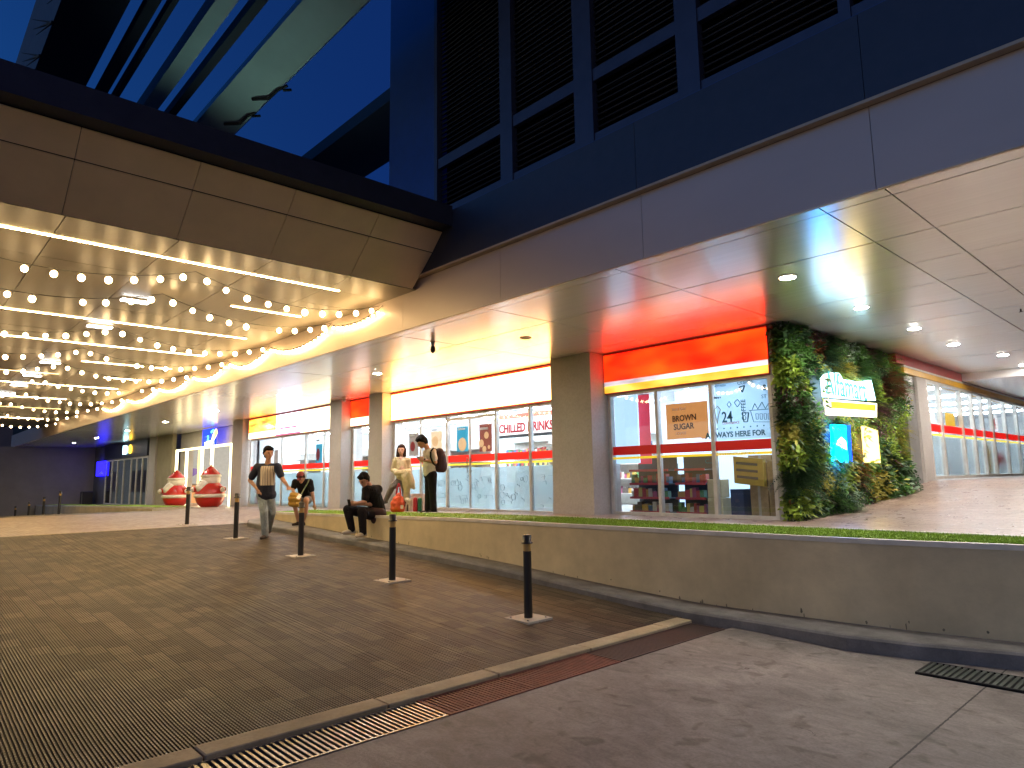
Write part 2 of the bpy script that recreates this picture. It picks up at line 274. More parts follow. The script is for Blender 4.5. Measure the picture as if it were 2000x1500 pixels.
# ------------------------------------------------------------------ mesh builder
class MB:
    def __init__(s): s.v = []; s.f = []; s.mi = []; s.sm = []
    def add(s, vs, fs, mi=0, sm=False):
        o = len(s.v); s.v += [tuple(v) for v in vs]
        for f in fs: s.f.append([i+o for i in f]); s.mi.append(mi); s.sm.append(sm)
        return s
    def box(s, a, b, mi=0):
        x0, y0, z0 = [min(a[i], b[i]) for i in range(3)]; x1, y1, z1 = [max(a[i], b[i]) for i in range(3)]
        return s.add([(x0,y0,z0),(x1,y0,z0),(x1,y1,z0),(x0,y1,z0),(x0,y0,z1),(x1,y0,z1),(x1,y1,z1),(x0,y1,z1)],
              [(0,3,2,1),(4,5,6,7),(0,1,5,4),(1,2,6,5),(2,3,7,6),(3,0,4,7)], mi)
    def obox(s, c, ax, ay, az, mi=0):
        c = Vector(c); vs = []
        for k in (-1, 1):
            for i, j in ((-1,-1),(1,-1),(1,1),(-1,1)): vs.append(c+Vector(ax)*i+Vector(ay)*j+Vector(az)*k)
        return s.add(vs, [(0,3,2,1),(4,5,6,7),(0,1,5,4),(1,2,6,5),(2,3,7,6),(3,0,4,7)], mi)
    def quad(s, a, b, c, d, mi=0): return s.add([a, b, c, d], [(0,1,2,3)], mi)
    def tube(s, p, q, r0, r1=None, n=10, mi=0, caps=True, sm=True):
        r1 = r0 if r1 is None else r1
        p, q = Vector(p), Vector(q); d = (q-p).normalized(); a = d.orthogonal().normalized(); b = d.cross(a); vs = []
        for c, r in ((p, r0), (q, r1)):
            for i in range(n): t = 2*math.pi*i/n; vs.append(c+a*r*math.cos(t)+b*r*math.sin(t))
        fs = [(i, (i+1)%n, n+(i+1)%n, n+i) for i in range(n)]
        s.add(vs, fs, mi, sm)
        if caps: s.add(vs, [tuple(range(n-1, -1, -1)), tuple(range(n, 2*n))], mi)
        return s
    def path(s, pts, r, n=6, mi=0):
        for i in range(len(pts)-1): s.tube(pts[i], pts[i+1], r, r, n, mi, caps=(i in (0, len(pts)-2)))
        return s
    def lathe(s, base, prof, n=20, mi=0, sx=1, sy=1):
        b = Vector(base); vs = []
        for r, z in prof:
            for i in range(n): t = 2*math.pi*i/n; vs.append(b+Vector((r*math.cos(t)*sx, r*math.sin(t)*sy, z)))
        fs = []
        for k in range(len(prof)-1):
            for i in range(n): j = (i+1)%n; fs.append((k*n+i, k*n+j, (k+1)*n+j, (k+1)*n+i))
        s.add(vs, fs, mi, True)
        s.add(vs[:n], [tuple(range(n-1, -1, -1))], mi); s.add(vs[-n:], [tuple(range(n))], mi)
        return s
    def sphere(s, c, r, n=10, m=6, mi=0):
        if not hasattr(r, '__len__'): r = (r, r, r)
        c = Vector(c); vs = [c+Vector((0, 0, -r[2]))]
        for k in range(1, m):
            ph = -math.pi/2+math.pi*k/m
            for i in range(n):
                t = 2*math.pi*i/n; vs.append(c+Vector((r[0]*math.cos(ph)*math.cos(t), r[1]*math.cos(ph)*math.sin(t), r[2]*math.sin(ph))))
        vs.append(c+Vector((0, 0, r[2]))); fs = []
        for i in range(n): fs.append((0, 1+(i+1)%n, 1+i)); fs.append((len(vs)-1, 1+(m-2)*n+i, 1+(m-2)*n+(i+1)%n))
        for k in range(m-2):
            for i in range(n): j = (i+1)%n; fs.append((1+k*n+i, 1+k*n+j, 1+(k+1)*n+j, 1+(k+1)*n+i))
        return s.add(vs, fs, mi, True)
    def build(s, name, mats, parent=None, bevel=0, label=None):
        me = bpy.data.meshes.new(name); me.from_pydata(s.v, [], s.f)
        if not isinstance(mats, (list, tuple)): mats = [mats]
        for m in mats: me.materials.append(MATS[m] if isinstance(m, str) else m)
        for p, mi, sm in zip(me.polygons, s.mi, s.sm): p.material_index = mi; p.use_smooth = sm
        me.validate(); o = link(name, me, parent)
        if bevel:
            bm = bmesh.new(); bm.from_mesh(me); bmesh.ops.bevel(bm, geom=bm.edges[:], offset=bevel, segments=1, affect='EDGES'); bm.to_mesh(me); bm.free()
        if label: o['label'] = label
        return o
def wloc(o):
    p = Vector((0, 0, 0))
    while o is not None: p += o.location; o = o.parent
    return p
def link(name, me, parent=None, keep=False):
    o = bpy.data.objects.new(name, me); COL.objects.link(o)
    if parent is not None:
        me.transform(Matrix.Translation(-wloc(parent))); o.parent = parent
    elif not keep and len(me.vertices):
        xs = [v.co for v in me.vertices]
        c = Vector(((min(v.x for v in xs)+max(v.x for v in xs))/2, (min(v.y for v in xs)+max(v.y for v in xs))/2, min(v.z for v in xs)))
        me.transform(Matrix.Translation(-c)); o.location = c
    return o
def tag(o, label, cat, group=None):
    o['label'] = label; o['category'] = cat
    if group: o['group'] = group
    return o
def thing(name, loc, label, cat, group=None):
    o = bpy.data.objects.new(name, None); COL.objects.link(o); o.location = loc; o.empty_display_size = .2
    return tag(o, label, cat, group)
def struct(o): o['kind'] = 'structure'; return o
def text_mesh(body, size, mats, name, parent, origin, ax, ay, depthv=.004, bold=0, align='LEFT', squash=1.0, spacing=1.0):
    cu = bpy.data.curves.new('txt', 'FONT'); cu.body = body; cu.size = size; cu.extrude = depthv; cu.offset = bold; cu.align_x = align; cu.space_character = spacing
    cu.resolution_u = 3
    ob = bpy.data.objects.new('txt', cu); COL.objects.link(ob); bpy.context.view_layer.update()
    me = bpy.data.meshes.new_from_object(ob.evaluated_get(bpy.context.evaluated_depsgraph_get()))
    bpy.data.objects.remove(ob); bpy.data.curves.remove(cu)
    ax, ay = Vector(ax).normalized(), Vector(ay).normalized(); az = ax.cross(ay)
    T = Matrix((ax*squash, ay, az)).transposed().to_4x4(); T.translation = Vector(origin); me.transform(T)
    me.materials.clear(); me.materials.append(MATS[mats] if isinstance(mats, str) else mats)
    return link(name, me, parent)
def copy_tree(o, parent=None):
    c = o.copy(); COL.objects.link(c)
    if parent is not None: c.parent = parent
    for ch in [x for x in o.children]: copy_tree(ch, c)
    return c

# ------------------------------------------------------------------ terrain profiles
GX = [-80, -60, -48, -43, -39, -35, -30, -28, -24, -18.5, -15, -12.3, -10.5, -9, -7, -5.5, -3, 30]
GZ = [-3.2, -2.3, -1.45, -1.1, -.79, -.5, -.33, -.31, -.31, -.34, -.50, -.62, -.69, -.755, -.865, -.96, -1.04, -1.06]
def gz(x): return interp(x, GX, GZ)
WX = [-60, -56, -50, -43, -36, -31, -26, -22, -18, -13.4, -10]; WZ = [-.72, -.66, -.57, -.45, -.33, -.27, -.19, -.14, -.1, -.04, 0]
def zw(x): return interp(x, WX, WZ)
def ramp(y): return interp(y, [11.07, 12.5, 14, 16.6, 17.5, 45], [0, .06, .16, .40, .55, .58])
CX = [-19, -17.2, -15, -13, -11.5, -9.8, -8.5, -7.3, -6.4, -5, -2, 8]; CZ = [-.22, -.28, -.38, -.48, -.54, -.60, -.67, -.75, -.81, -.885, -.88, -.88]
def cz(x): return interp(x, CX, CZ)

def frange(a, b, n): return [a+(b-a)*i/n for i in range(n+1)]
# driveway of ribbed pavers
def sheet(name, xs, ys, zf, m, keep=True):
    b = MB(); vs = [(x, y, zf(x, y)) for y in ys for x in xs]; nx = len(xs); fs = []
    for j in range(len(ys)-1):
        for i in range(nx-1): fs.append((j*nx+i, j*nx+i+1, (j+1)*nx+i+1, (j+1)*nx+i))
    b.add(vs, fs); me_o = b.build(name, m); return struct(me_o)
def origin_fix(o):   # sheets keep world coordinates so that the procedural textures line up
    me = o.data; me.transform(Matrix.Translation(o.location)); o.location = (0, 0, 0); return o
base = sheet('ground', [-400, -60, 60, 400], [-400, -30, 60, 400], lambda x, y: -3.4, 'dark_render'); origin_fix(base)
xs = sorted(set([x for x in GX if -18.5 <= x <= -5.5]+frange(-18.5, -4.98, 12)))
# the ribs are real: 25 mm wide bars with grooves between them, running along X over the whole ramp
rb = MB(); mat('groove_dark', (.024, .02, .016), .9)  # groove floor in one even dark colour
for j0, j1 in ((-14, -4), (-4, 0), (0, 4), (4, 7.9)):
    for i in range(len(xs)-1): rb.quad((xs[i], j0, gz(xs[i])-.010), (xs[i+1], j0, gz(xs[i+1])-.010), (xs[i+1], j1, gz(xs[i+1])-.010), (xs[i], j1, gz(xs[i])-.010), 1)
yy = -5.0; cr_ = [(0, -.010), (.0025, 0), (.0145, 0), (.017, -.010)]
while yy < 7.5:
    dz = random.uniform(-.0015, .0015)
    for i in range(len(xs)-1):
        for (a0, z0), (a1, z1) in zip(cr_[:-1], cr_[1:]):
            rb.quad((xs[i], yy+a0, gz(xs[i])+z0+dz), (xs[i+1], yy+a0, gz(xs[i+1])+z0+dz), (xs[i+1], yy+a1, gz(xs[i+1])+z1+dz), (xs[i], yy+a1, gz(xs[i])+z1+dz), 0)
    yy += .0245
origin_fix(struct(rb.build('driveway', ['ribbed_pavers', 'groove_dark'])))
origin_fix(sheet('concrete_apron', [-4.30, -3, 0, 4, 10, 30], [-14, -6, 0, 4, 8, 12], lambda x, y: gz(x), 'concrete_floor'))
origin_fix(sheet('driveway_far_slope', [-60, -48, -43, -39, -35, -30, -28.5], [-14, 0, 7.9], lambda x, y: gz(x), 'ribbed_pavers'))
def platz(x, y):
    t = min(1, max(0, (y-7.05)/2.3)); t = t*t*(3-2*t); return gz(x)*(1-t)+(zw(x)-.002)*t+.004
origin_fix(sheet('forecourt', frange(-28.5, -18.5, 8), [-14, 0, 4, 6, 7, 7.25, 7.5, 7.75, 8, 8.25, 8.5, 8.75, 9, 9.25, 9.52], platz, 'plateau_brick'))
wb = MB()
xsA = sorted(set(WX[1:]+[-5.3]+frange(-56, -5.3, 30)))
for i in range(len(xsA)-1):
    a, c = xsA[i], xsA[i+1]
    wb.quad((a, 9.5, zw(a)), (c, 9.5, zw(c)), (c, 11.9, zw(c)), (a, 11.9, zw(a)))
ysB = [9.5, 10.3, 11.07, 11.8, 12.5, 13.2, 14, 15, 16.6, 17.5, 24, 45]
for j in range(len(ysB)-1):
    for a, c in ((-5.3, 0), (0, 6), (6, 14)):
        wb.quad((a, ysB[j], ramp(ysB[j])), (c, ysB[j], ramp(ysB[j])), (c, ysB[j+1], ramp(ysB[j+1])), (a, ysB[j+1], ramp(ysB[j+1])))
origin_fix(struct(wb.build('walkway', 'walkway_brick')))
# drain channel edge strips
eb = MB(); y = -6.0; k = 0
while y < 7.1:
    L = 1.15+.25*random.random(); y1 = min(y+L, 7.35)
    eb.box((-4.985, y+.006, -1.1), (-4.765, y1-.006, -.962-.004*(k % 2))); y = y1; k += 1
o = eb.build('kerb_strip', 'kerb_stone', bevel=.008); struct(o); origin_fix(o)
pit = MB().box((-4.77, -6, -1.2), (-4.30, 7.35, -1.13)); origin_fix(struct(pit.build('drain_channel', 'black_gap')))

def grate(y0, y1, m, label, bar=.012, pitch=.036):
    t = thing('drain_grate', (-4.53, (y0+y1)/2, -1.03), label, 'drain grate', 'steel drain grates set in the long channel')
    fr = MB(); z = -.995
    fr.box((-4.757, y0, z-.04), (-4.737, y1, z+.004)); fr.box((-4.325, y0, z-.04), (-4.305, y1, z+.004))
    fr.box((-4.737, y0, z-.04), (-4.325, y0+.02, z+.002)); fr.box((-4.737, y1-.02, z-.04), (-4.325, y1, z+.002)); fr.build('frame', m, t)
    b = MB(); y = y0+.03
    while y < y1-.03: b.box((-4.737, y-bar/2, z-.035), (-4.325, y+bar/2, z)); y += pitch
    b.build('bars', m, t)
grate(-3, 1.62, 'steel_grate', 'bare steel drain grate section nearest the camera at the bottom edge', .018, .045)
grate(1.64, 3.3, 'steel_grate', 'silvery steel drain grate section between the bottom edge and the red ones', .018, .045)
grate(3.32, 4.2, 'rust_grate', 'reddish drain grate section that adjoins the bare steel ones', .022, .04)
grate(4.22, 5.38, 'rust_grate', 'rusty red drain grate section next to the dark brown one', .024, .04)
grate(5.40, 7.3, 'brown_grate', 'dark brown drain grate section ending at the curb of the retaining wall', .028, .038)
def grate2():
    t = thing('drain_grate', (-1.5, 7.3, -1.05), 'grey green drain grate lying by the curb at the right edge', 'drain grate')
    fr = MB(); z = -1.032; x0, x1, y0, y1 = -2.25, -.3, 7.02, 7.48
    for a, c in (((x0, y0), (x1, y0+.02)), ((x0, y1-.02), (x1, y1)), ((x0, y0), (x0+.02, y1)), ((x1-.02, y0), (x1, y1))): fr.box((*a, z-.02), (*c, z+.012))
    fr.box((x0, y0, z-.02), (x1, y1, z-.0)); fr.build('frame', 'black_gap', t)
    b = MB(); x = x0+.04
    while x < x1-.03: b.box((x-.014, y0+.02, z+.001), (x+.014, y1-.02, z+.013)); x += .05
    b.build('bars', 'green_grate', t)
grate2()

# ------------------------------------------------------------------ retaining wall, curb, grass
TOPX = [(-19.0, 8.25), (-18.6, 8.02), (-18, 7.9), (-16, 7.88), (-13, 7.88), (-10, 7.90), (-7, 7.93), (-5, 7.98), (-3.2, 8.03), (-2.4, 8.11), (-1.6, 8.25), (0, 8.72), (2, 9.6), (3, 10.2)]
def wall_y(x): return interp(x, [p[0] for p in TOPX], [p[1] for p in TOPX])
rw = thing('retaining_wall', (-10, 7.9, -1), 'long rendered retaining wall of the raised walkway, yellowish at left and grey at right', 'wall')
b = MB(); X = sorted(set(frange(-19, 3, 60)))
for i in range(len(X)-1):
    a, c = X[i], X[i+1]; ya, yc = wall_y(a), wall_y(c)
    b.quad((a, ya, -1.2), (c, yc, -1.2), (c, yc, zw(c)+.03), (a, ya, zw(a)+.03))
b.quad((-19, 8.25, -1.2), (-19, 8.25, zw(-19)), (-19, 9.4, zw(-19)), (-19, 9.4, -1.2))
b.build('wall_face', 'retaining_plaster', rw)
def strip(yf0, yf1, z0f, z1f, X):   # closed ribbon
    b = MB()
    for i in range(len(X)-1):
        a, c = X[i], X[i+1]
        P = [(a, yf0(a), z1f(a)), (c, yf0(c), z1f(c)), (c, yf1(c), z1f(c)), (a, yf1(a), z1f(a))]
        b.quad(*P)
        b.quad((a, yf0(a), z0f(a)), (c, yf0(c), z0f(c)), (c, yf0(c), z1f(c)), (a, yf0(a), z1f(a)))
        b.quad((c, yf1(c), z0f(c)), (a, yf1(a), z0f(a)), (a, yf1(a), z1f(a)), (c, yf1(c), z1f(c)))
    return b
strip(lambda x: wall_y(x)-.015, lambda x: wall_y(x)+.075, lambda x: zw(x)-.01, lambda x: zw(x)+.045, X).build('coping', 'curb_white', rw)
back_y = lambda x: max(9.48, wall_y(x)+1.0)
o = strip(lambda x: back_y(x), lambda x: back_y(x)+.08, lambda x: zw(x)-.05, lambda x: zw(x)+.035, X).build('lawn_edging', 'curb_white'); tag(o, 'thin pale edging between the grass strip and the brick walkway', 'edging')
b = MB()
for i in range(len(X)-1):
    a, c = X[i], X[i+1]; b.quad((a, wall_y(a)+.07, zw(a)+.022), (c, wall_y(c)+.07, zw(c)+.022), (c, back_y(c), zw(c)+.022), (a, back_y(a), zw(a)+.022))
for _ in range(26000):
    x = random.uniform(-18.8, 1.2) if random.random() < .4 else random.uniform(-9, 0)
    y = random.uniform(wall_y(x)+.09, back_y(x)-.01); z = zw(x)+.02; h = random.uniform(.016, .034); w = .006; t = random.uniform(0, 6.28)
    dx, dy = math.cos(t)*w, math.sin(t)*w; lx, ly = random.uniform(-.015, .015), random.uniform(-.015, .015)
    b.add([(x-dx, y-dy, z), (x+dx, y+dy, z), (x+lx, y+ly, z+h)], [(0, 1, 2)])
o = b.build('grass', 'turf_green'); o['kind'] = 'stuff'; o['label'] = 'strip of green turf along the top of the retaining wall'
# curb at the wall's foot
OUT = [(-18.9, 7.95), (-18.4, 7.35), (-17.7, 7.06), (-17.0, 7.05), (-15, 7.28), (-13, 7.42), (-10, 7.45), (-7, 7.46), (-4, 7.46), (-3, 7.42), (-2.35, 7.55), (-1.55, 7.80), (0, 8.25), (2, 9.1), (3, 9.7)]
out_y = lambda x: interp(x, [p[0] for p in OUT], [p[1] for p in OUT])
cb = MB(); XX = sorted(set(frange(-18.9, 3, 70)+[p[0] for p in OUT]))
for i in range(len(XX)-1):
    a, c = XX[i], XX[i+1]
    for (o0, z0), (o1, z1) in (((0, -1.25), (0, -.03)), ((0, -.03), (.02, -.008)), ((.02, -.008), (.05, 0)), ((.05, 0), (9, 0))):
        def pt(x, oo, zz): return (x, min(out_y(x)+oo, wall_y(x)+.02) if oo < 5 else wall_y(x)+.02, (cz(x)+zz) if zz > -1 else -1.25)
        cb.quad(pt(a, o0, z0), pt(c, o0, z0), pt(c, o1, z1), pt(a, o1, z1))
sc_ = MB(); mat('grime', (.20, .17, .11), .9, var=.4, nscale=20)
rs = random.Random(5)
for _ in range(46):
    x = rs.uniform(-14, 2.5); y = wall_y(x)-.0025; z = cz(x)+rs.uniform(.0, .10)*rs.random(); w = rs.uniform(.005, .02); h = rs.uniform(.015, .06)
    n = 7; vs = [(x+w*math.cos(2*math.pi*i/n)*rs.uniform(.4, 1), wall_y(x+w)-.003 if i in (0, 1, 6) else y, z+h*math.sin(2*math.pi*i/n)*rs.uniform(.3, 1)) for i in range(n)]
    sc_.add([(v[0], wall_y(v[0])-.003, v[2]) for v in vs], [tuple(range(n))])
sc_.build('scuff_marks', 'grime', rw)
cu = cb.build('curb', 'curb_concrete'); tag(cu, 'low concrete curb running along the foot of the retaining wall', 'curb')

# far planter on the left
pw = thing('planter_wall', (-40, 7.9, -1), 'low planter wall with turf on top at the far left', 'wall')
b = MB(); X2 = frange(-55.8, -29.2, 24)
for i in range(len(X2)-1):
    a, c = X2[i], X2[i+1]; b.quad((a, 7.9, -3), (c, 7.9, -3), (c, 7.9, zw(c)+.06), (a, 7.9, zw(a)+.06))
b.quad((-29.2, 7.9, -3), (-29.2, 9.3, -3), (-29.2, 9.3, zw(-29.2)+.06), (-29.2, 7.9, zw(-29.2)+.06)); b.build('wall_face', 'retaining_plaster', pw)
strip(lambda x: 7.89, lambda x: 7.98, lambda x: zw(x), lambda x: zw(x)+.08, X2).build('coping', 'curb_white', pw)
b = MB()
for i in range(len(X2)-1): a, c = X2[i], X2[i+1]; b.quad((a, 7.98, zw(a)+.065), (c, 7.98, zw(c)+.065), (c, 9.5, zw(c)+.065), (a, 9.5, zw(a)+.065))
o = b.build('turf', 'turf_green', pw)

# ------------------------------------------------------------------ main building
YF = 6.42; YS = 11.07; ZC = 3.31; ZS = 2.47
bld = thing('shopping_building', (-10, 11.3, 0), 'grey commercial building with glossy metal soffit, light fascia and dark louvers above', 'building')
def grid_panels(xs, ys, z, th, gap=.007, skip=None):
    b = MB()
    for i in range(len(xs)-1):
        for j in range(len(ys)-1):
            x0, x1, y0, y1 = xs[i]+gap, xs[i+1]-gap, ys[j]+gap, ys[j+1]-gap
            if skip and skip((x0+x1)/2, (y0+y1)/2): continue
            dz = random.uniform(-.0015, .0015); b.box((x0, y0, z+dz), (x1, y1, z+th))
    return b
sx = [-57]+[-55.05+2.5*k for k in range(0, 21)]+[-2.54, -1.95, .55, 3.05, 5.55, 8.05, 10.55, 14]
sx = sorted(set(round(v, 3) for v in sx))
sy = [YF, 6.65, 7.92, 9.12, 10.30, 11.56]
grid_panels(sx, sy, ZC, .03).build('soffit', 'soffit_metal', bld)
sy2 = [11.56+1.22*k for k in range(0, 8)]+[20.9]
grid_panels([x for x in sx if x > -6], sy2, ZC, .03).build('soffit', 'soffit_metal', bld)
grid_panels([x for x in sx if x > -6], [27.2, 28.6, 30, 32, 35, 40], ZC, .03).build('soffit', 'soffit_metal', bld)
MB().box((-57, YF+.02, ZC+.031), (14, 11.8, ZC+.08)).box((-5.4, 11.8, ZC+.031), (14, 45, ZC+.08)).build('soffit_backing', 'black_gap', bld)
o = MB().box((-4.895, 20.885, 3.115), (14, 27.2, ZC-.001)).build('bulkhead', 'soffit_metal', bld)
# fascia: lower band, step, upper band
fx = [-57]+[-57+2.52*k for k in range(1, 19)]+[-9.6, -7.08, -4.56, -2.0, .55, 3.1, 5.6, 8.2, 10.8, 14]
b = MB(); ub = MB()
for i in range(len(fx)-1): b.box((fx[i]+.003, YF-.03, ZC-.005), (fx[i+1]-.003, YF+.02, 4.10))
b.build('lower_fascia', 'fascia_metal', bld)
MB().box((-57, YF+.021, ZC+.04), (14, YF+.06, 5.0)).build('fascia_backing', 'black_gap', bld)
ux = [-9.3, -4.56, -2.0, 3.1, 8.2, 14]
for i in range(len(ux)-1): ub.box((ux[i]+.003, YF-.11, 4.112), (ux[i+1]-.003, YF+.015, 4.99))
ub.build('upper_fascia', 'dark_fascia', bld)
mat('step_painted_light', (.5, .40, .28), .6)  # tan colour stands in for warm light under the step
MB().box((-9.3, YF-.125, 4.104), (14, YF-.031, 4.111)).box((-9.3, YF-.122, 4.112), (14, YF-.111, 4.135)).build('step_painted_light', 'step_painted_light', bld)
# louver wall
mx = [(-8.78, -8.70), (-7.11, -6.85), (-5.62, -5.30), (-4.02, -3.73), (-2.21, -2.10), (-.6, -.3), (1.4, 1.7)]
lf = thing('louver_wall', (-4, 6.5, 5), 'dark louver screen in blue grey frames above the fascia', 'louver')
for i in range(len(mx)-1):
    x0, x1 = mx[i][1], mx[i+1][0]; lp = MB()
    for z0, z1 in ((5.2, 5.93), (6.13, 9.2), (9.4, 13)):
        z = z0+.05
        while z < z1: lp.obox(((x0+x1)/2, 6.58, z), ((x1-x0)/2, 0, 0), (0, .05, .03), (0, -.004, .007)); z += .085
    lp.build('louver_slats', 'louver_slat', lf)
fr = MB()
for a, c in mx: fr.box((a, 6.45, 5.06), (c, 6.56, 13))
for i in range(len(mx)-1):
    a, c = mx[i][1]+.001, mx[i+1][0]-.001
    for z0, z1 in ((5.06, 5.2), (5.93, 6.10), (9.2, 9.4)): fr.box((a, 6.47, z0), (c, 6.55, z1))
fr.build('louver_frame', 'louver_frame', lf)
MB().box((-8.7, 6.66, 5.0), (1.7, 6.7, 13)).build('backing', 'black_gap', lf)
MB().box((-8.8, 6.40, 4.992), (14, 6.5, 5.055)).box((-10.25, 6.5, 4.2), (-8.79, 9.6, 14)).box((1.7, 6.5, 5.056), (14, 6.6, 14)).build('upper_wall', 'blue_cladding', bld)
# piers and walls
def pier(x0, x1, y0, m='pier_render', y1=11.4, z0=-1, par=bld, name='pier'):
    b = MB(); b.box((x0, y0, z0), (x1, y1, ZC-.003)); return b.build(name, m, par, bevel=.006)
pier(-10.08, -8.95, 10.52); pier(-17.78, -17.03, 10.64); pier(-20.15, -19.40, 10.62); pier(-28.9, -27.82, 10.77)
# joint lines at the pier feet (skirting recess)
for x0, x1, yy in ((-10.08, -8.95, 10.52), (-17.78, -17.03, 10.64), (-20.15, -19.40, 10.62)):
    MB().box((x0-.006, yy-.006, zw(x0)), (x1+.006, yy+.3, zw(x0)+.24)).build('pier_plinth', 'pier_render', bld)
MB().box((-29.0, 11.35, -1), (-28.9+.001, 15, ZC)).build('wall', 'pier_render', bld)
# wall above the mall entrance and the bank
MB().box((-37.2, 11.62, 2.45), (-28.95, 11.9, ZC-.002)).box((-38.4, 11.62, -1), (-37.2, 11.9, ZC-.002)).build('entrance_wall', 'pier_render', bld)
pier(-41.0, -38.4, 11.2, 'beige_render', name='pier'); pier(-42.2, -41.02, 11.1, 'pier_render')
pier(-55.9, -52.3, 11.2, 'dark_render', name='wall')
MB().box((-56.4, -14, -3.2), (-55.95, 12, ZC-.002)).build('end_wall', 'wall_dark', bld)

# ---- canopy over the driveway
can = thing('driveway_canopy', (-26, 0, 3.93), 'cream metal canopy over the driveway with a sloping panelled edge', 'canopy')
ZK = 3.93
kx = [-9.2-.9]+[-11.1-2.63*k for k in range(0, 14)]; kx = sorted([-9.2]+kx)
ky = [-14+.0]+[-12.6+1.27*k for k in range(0, 15)]; ky = sorted(set([round(v, 2) for v in ky if v < 6.2]+[YF-.035]))
grid_panels(kx, ky, ZK, .03, .005).build('ceiling', 'canopy_metal', can)
MB().box((-45.2, -14, ZK+.031), (-9.25, YF-.04, ZK+.12)).build('ceiling_backing', 'black_gap', can)
# sloping edge: rows (X,Z)
rows = [(-9.2, 3.93), (-8.64, 4.42), (-8.36, 4.70)]
yj = [-14, -11.4, -8.8, -6.3, -3.75, -1.2, .05, 1.33, 2.6, 3.84, 5.14, YF-.11]
b = MB()
for j in range(len(rows)-1):
    (xa, za), (xb, zb) = rows[j], rows[j+1]; d = Vector((xb-xa, 0, zb-za)); L = d.length; d.normalize(); n = Vector((d.z, 0, -d.x))
    for i in range(len(yj)-1):
        y0, y1 = yj[i]+.004, yj[i+1]-.004; a = Vector((xa, 0, za))+d*.008; c = Vector((xb, 0, zb))-d*.012
        vs = []
        for oo in (0, .03):
            for P in (a, c):
                for yy in (y0, y1): q = P-n*oo; vs.append((q.x, yy, q.z))
        b.add(vs, [(0, 2, 3, 1), (4, 5, 7, 6), (0, 1, 5, 4), (2, 6, 7, 3), (0, 4, 6, 2), (1, 3, 7, 5)])
mat('edge_panel', (.90, .74, .50), .45, 0, var=.06, nscale=2)
b.build('sloping_edge', 'edge_panel', can)
b = MB()
for (xa, za) in rows[1:]: b.box((xa-.05, -14, za-.012), (xa-.02, YF-.11, za+.03))
b.build('shadow_gap', 'black_gap', can)
MB().box((-8.40, -14, 4.715), (-8.10, YF-.112, 5.05)).box((-45.2, -14, 4.9), (-8.41, YF-.12, 5.04)).build('roof_edge', 'dark_fascia', can)
MB().box((-45.4, -14, 3.9), (-45.2, YF-.04, 5.0)).build('far_edge', 'dark_fascia', can)
# LED strips
LEDC = (1.0, .80, .52)
emit('led_strip', (1, .68, .28), 38); emit('led_dim', (1, .62, .22), 3.2)
leds = [(-10.06, .7, 5.42, 1), (-12.18, 4.42, 5.75, 1), (-14.86, .6, 5.75, 1), (-17.60, .6, 5.77, 1), (-20.2, 3.6, 5.05, 1), (-20.22, 5.36, 5.76, 1), (-23.0, 1.0, 3.55, 0),
        (-25.6, -6, 5.66, 1), (-23.0, 4.7, 5.7, 1), (-29.8, -6, 4.9, 1), (-33.85, -6, 5.4, 0), (-39.4, -6, 5.6, 1)]
names = ['nearest to the sloping edge', 'short one beside the second string of bulbs', 'second of the long ones from the sloping edge', 'third of the long ones from the sloping edge', 'fourth row, broken piece', 'tiny piece by the wall in the fourth row',
         'dim yellow piece in the fifth row', 'sixth row, long and thin', 'short piece near the wall in the fifth row', 'seventh row, far back', 'dim, eighth row far back', 'farthest row at the end of the canopy']
for (x, y0, y1, br), nm in zip(leds, names):
    o = MB().box((x-.026, y0, ZK-.005), (x+.026, y1, ZK-.002)).build('led_strip_light', 'led_strip' if br else 'led_dim')
    tag(o, 'linear light in the canopy ceiling, '+nm, 'light', 'linear lights in the canopy ceiling')
# square surface lights
emit('box_light', (1, .95, .88), 14)
for k, (x, w) in enumerate([(-12.76, .42), (-15.35, .42), (-20.74, .42), (-23.55, .42), (-26.1, .42), (-28.8, .42)]):
    t = thing('ceiling_light', (x, 2.98, ZK-.05), ['white ceiling light of the canopy nearest the sloping edge', 'second white ceiling light of the canopy from the sloping edge', 'third white ceiling light of the canopy from the sloping edge',
        'fourth white ceiling light of the canopy from the sloping edge', 'fifth white ceiling light of the canopy from the sloping edge', 'farthest white ceiling light of the canopy'][k], 'light', 'white ceiling lights of the canopy')
    MB().box((x-.09, 2.78, ZK-.03), (x+.09, 3.22, ZK-.003)).build('housing', 'white_frame', t)
    MB().box((x-.08, 2.79, ZK-.045), (x+.08, 3.21, ZK-.031)).build('diffuser', 'box_light', t)

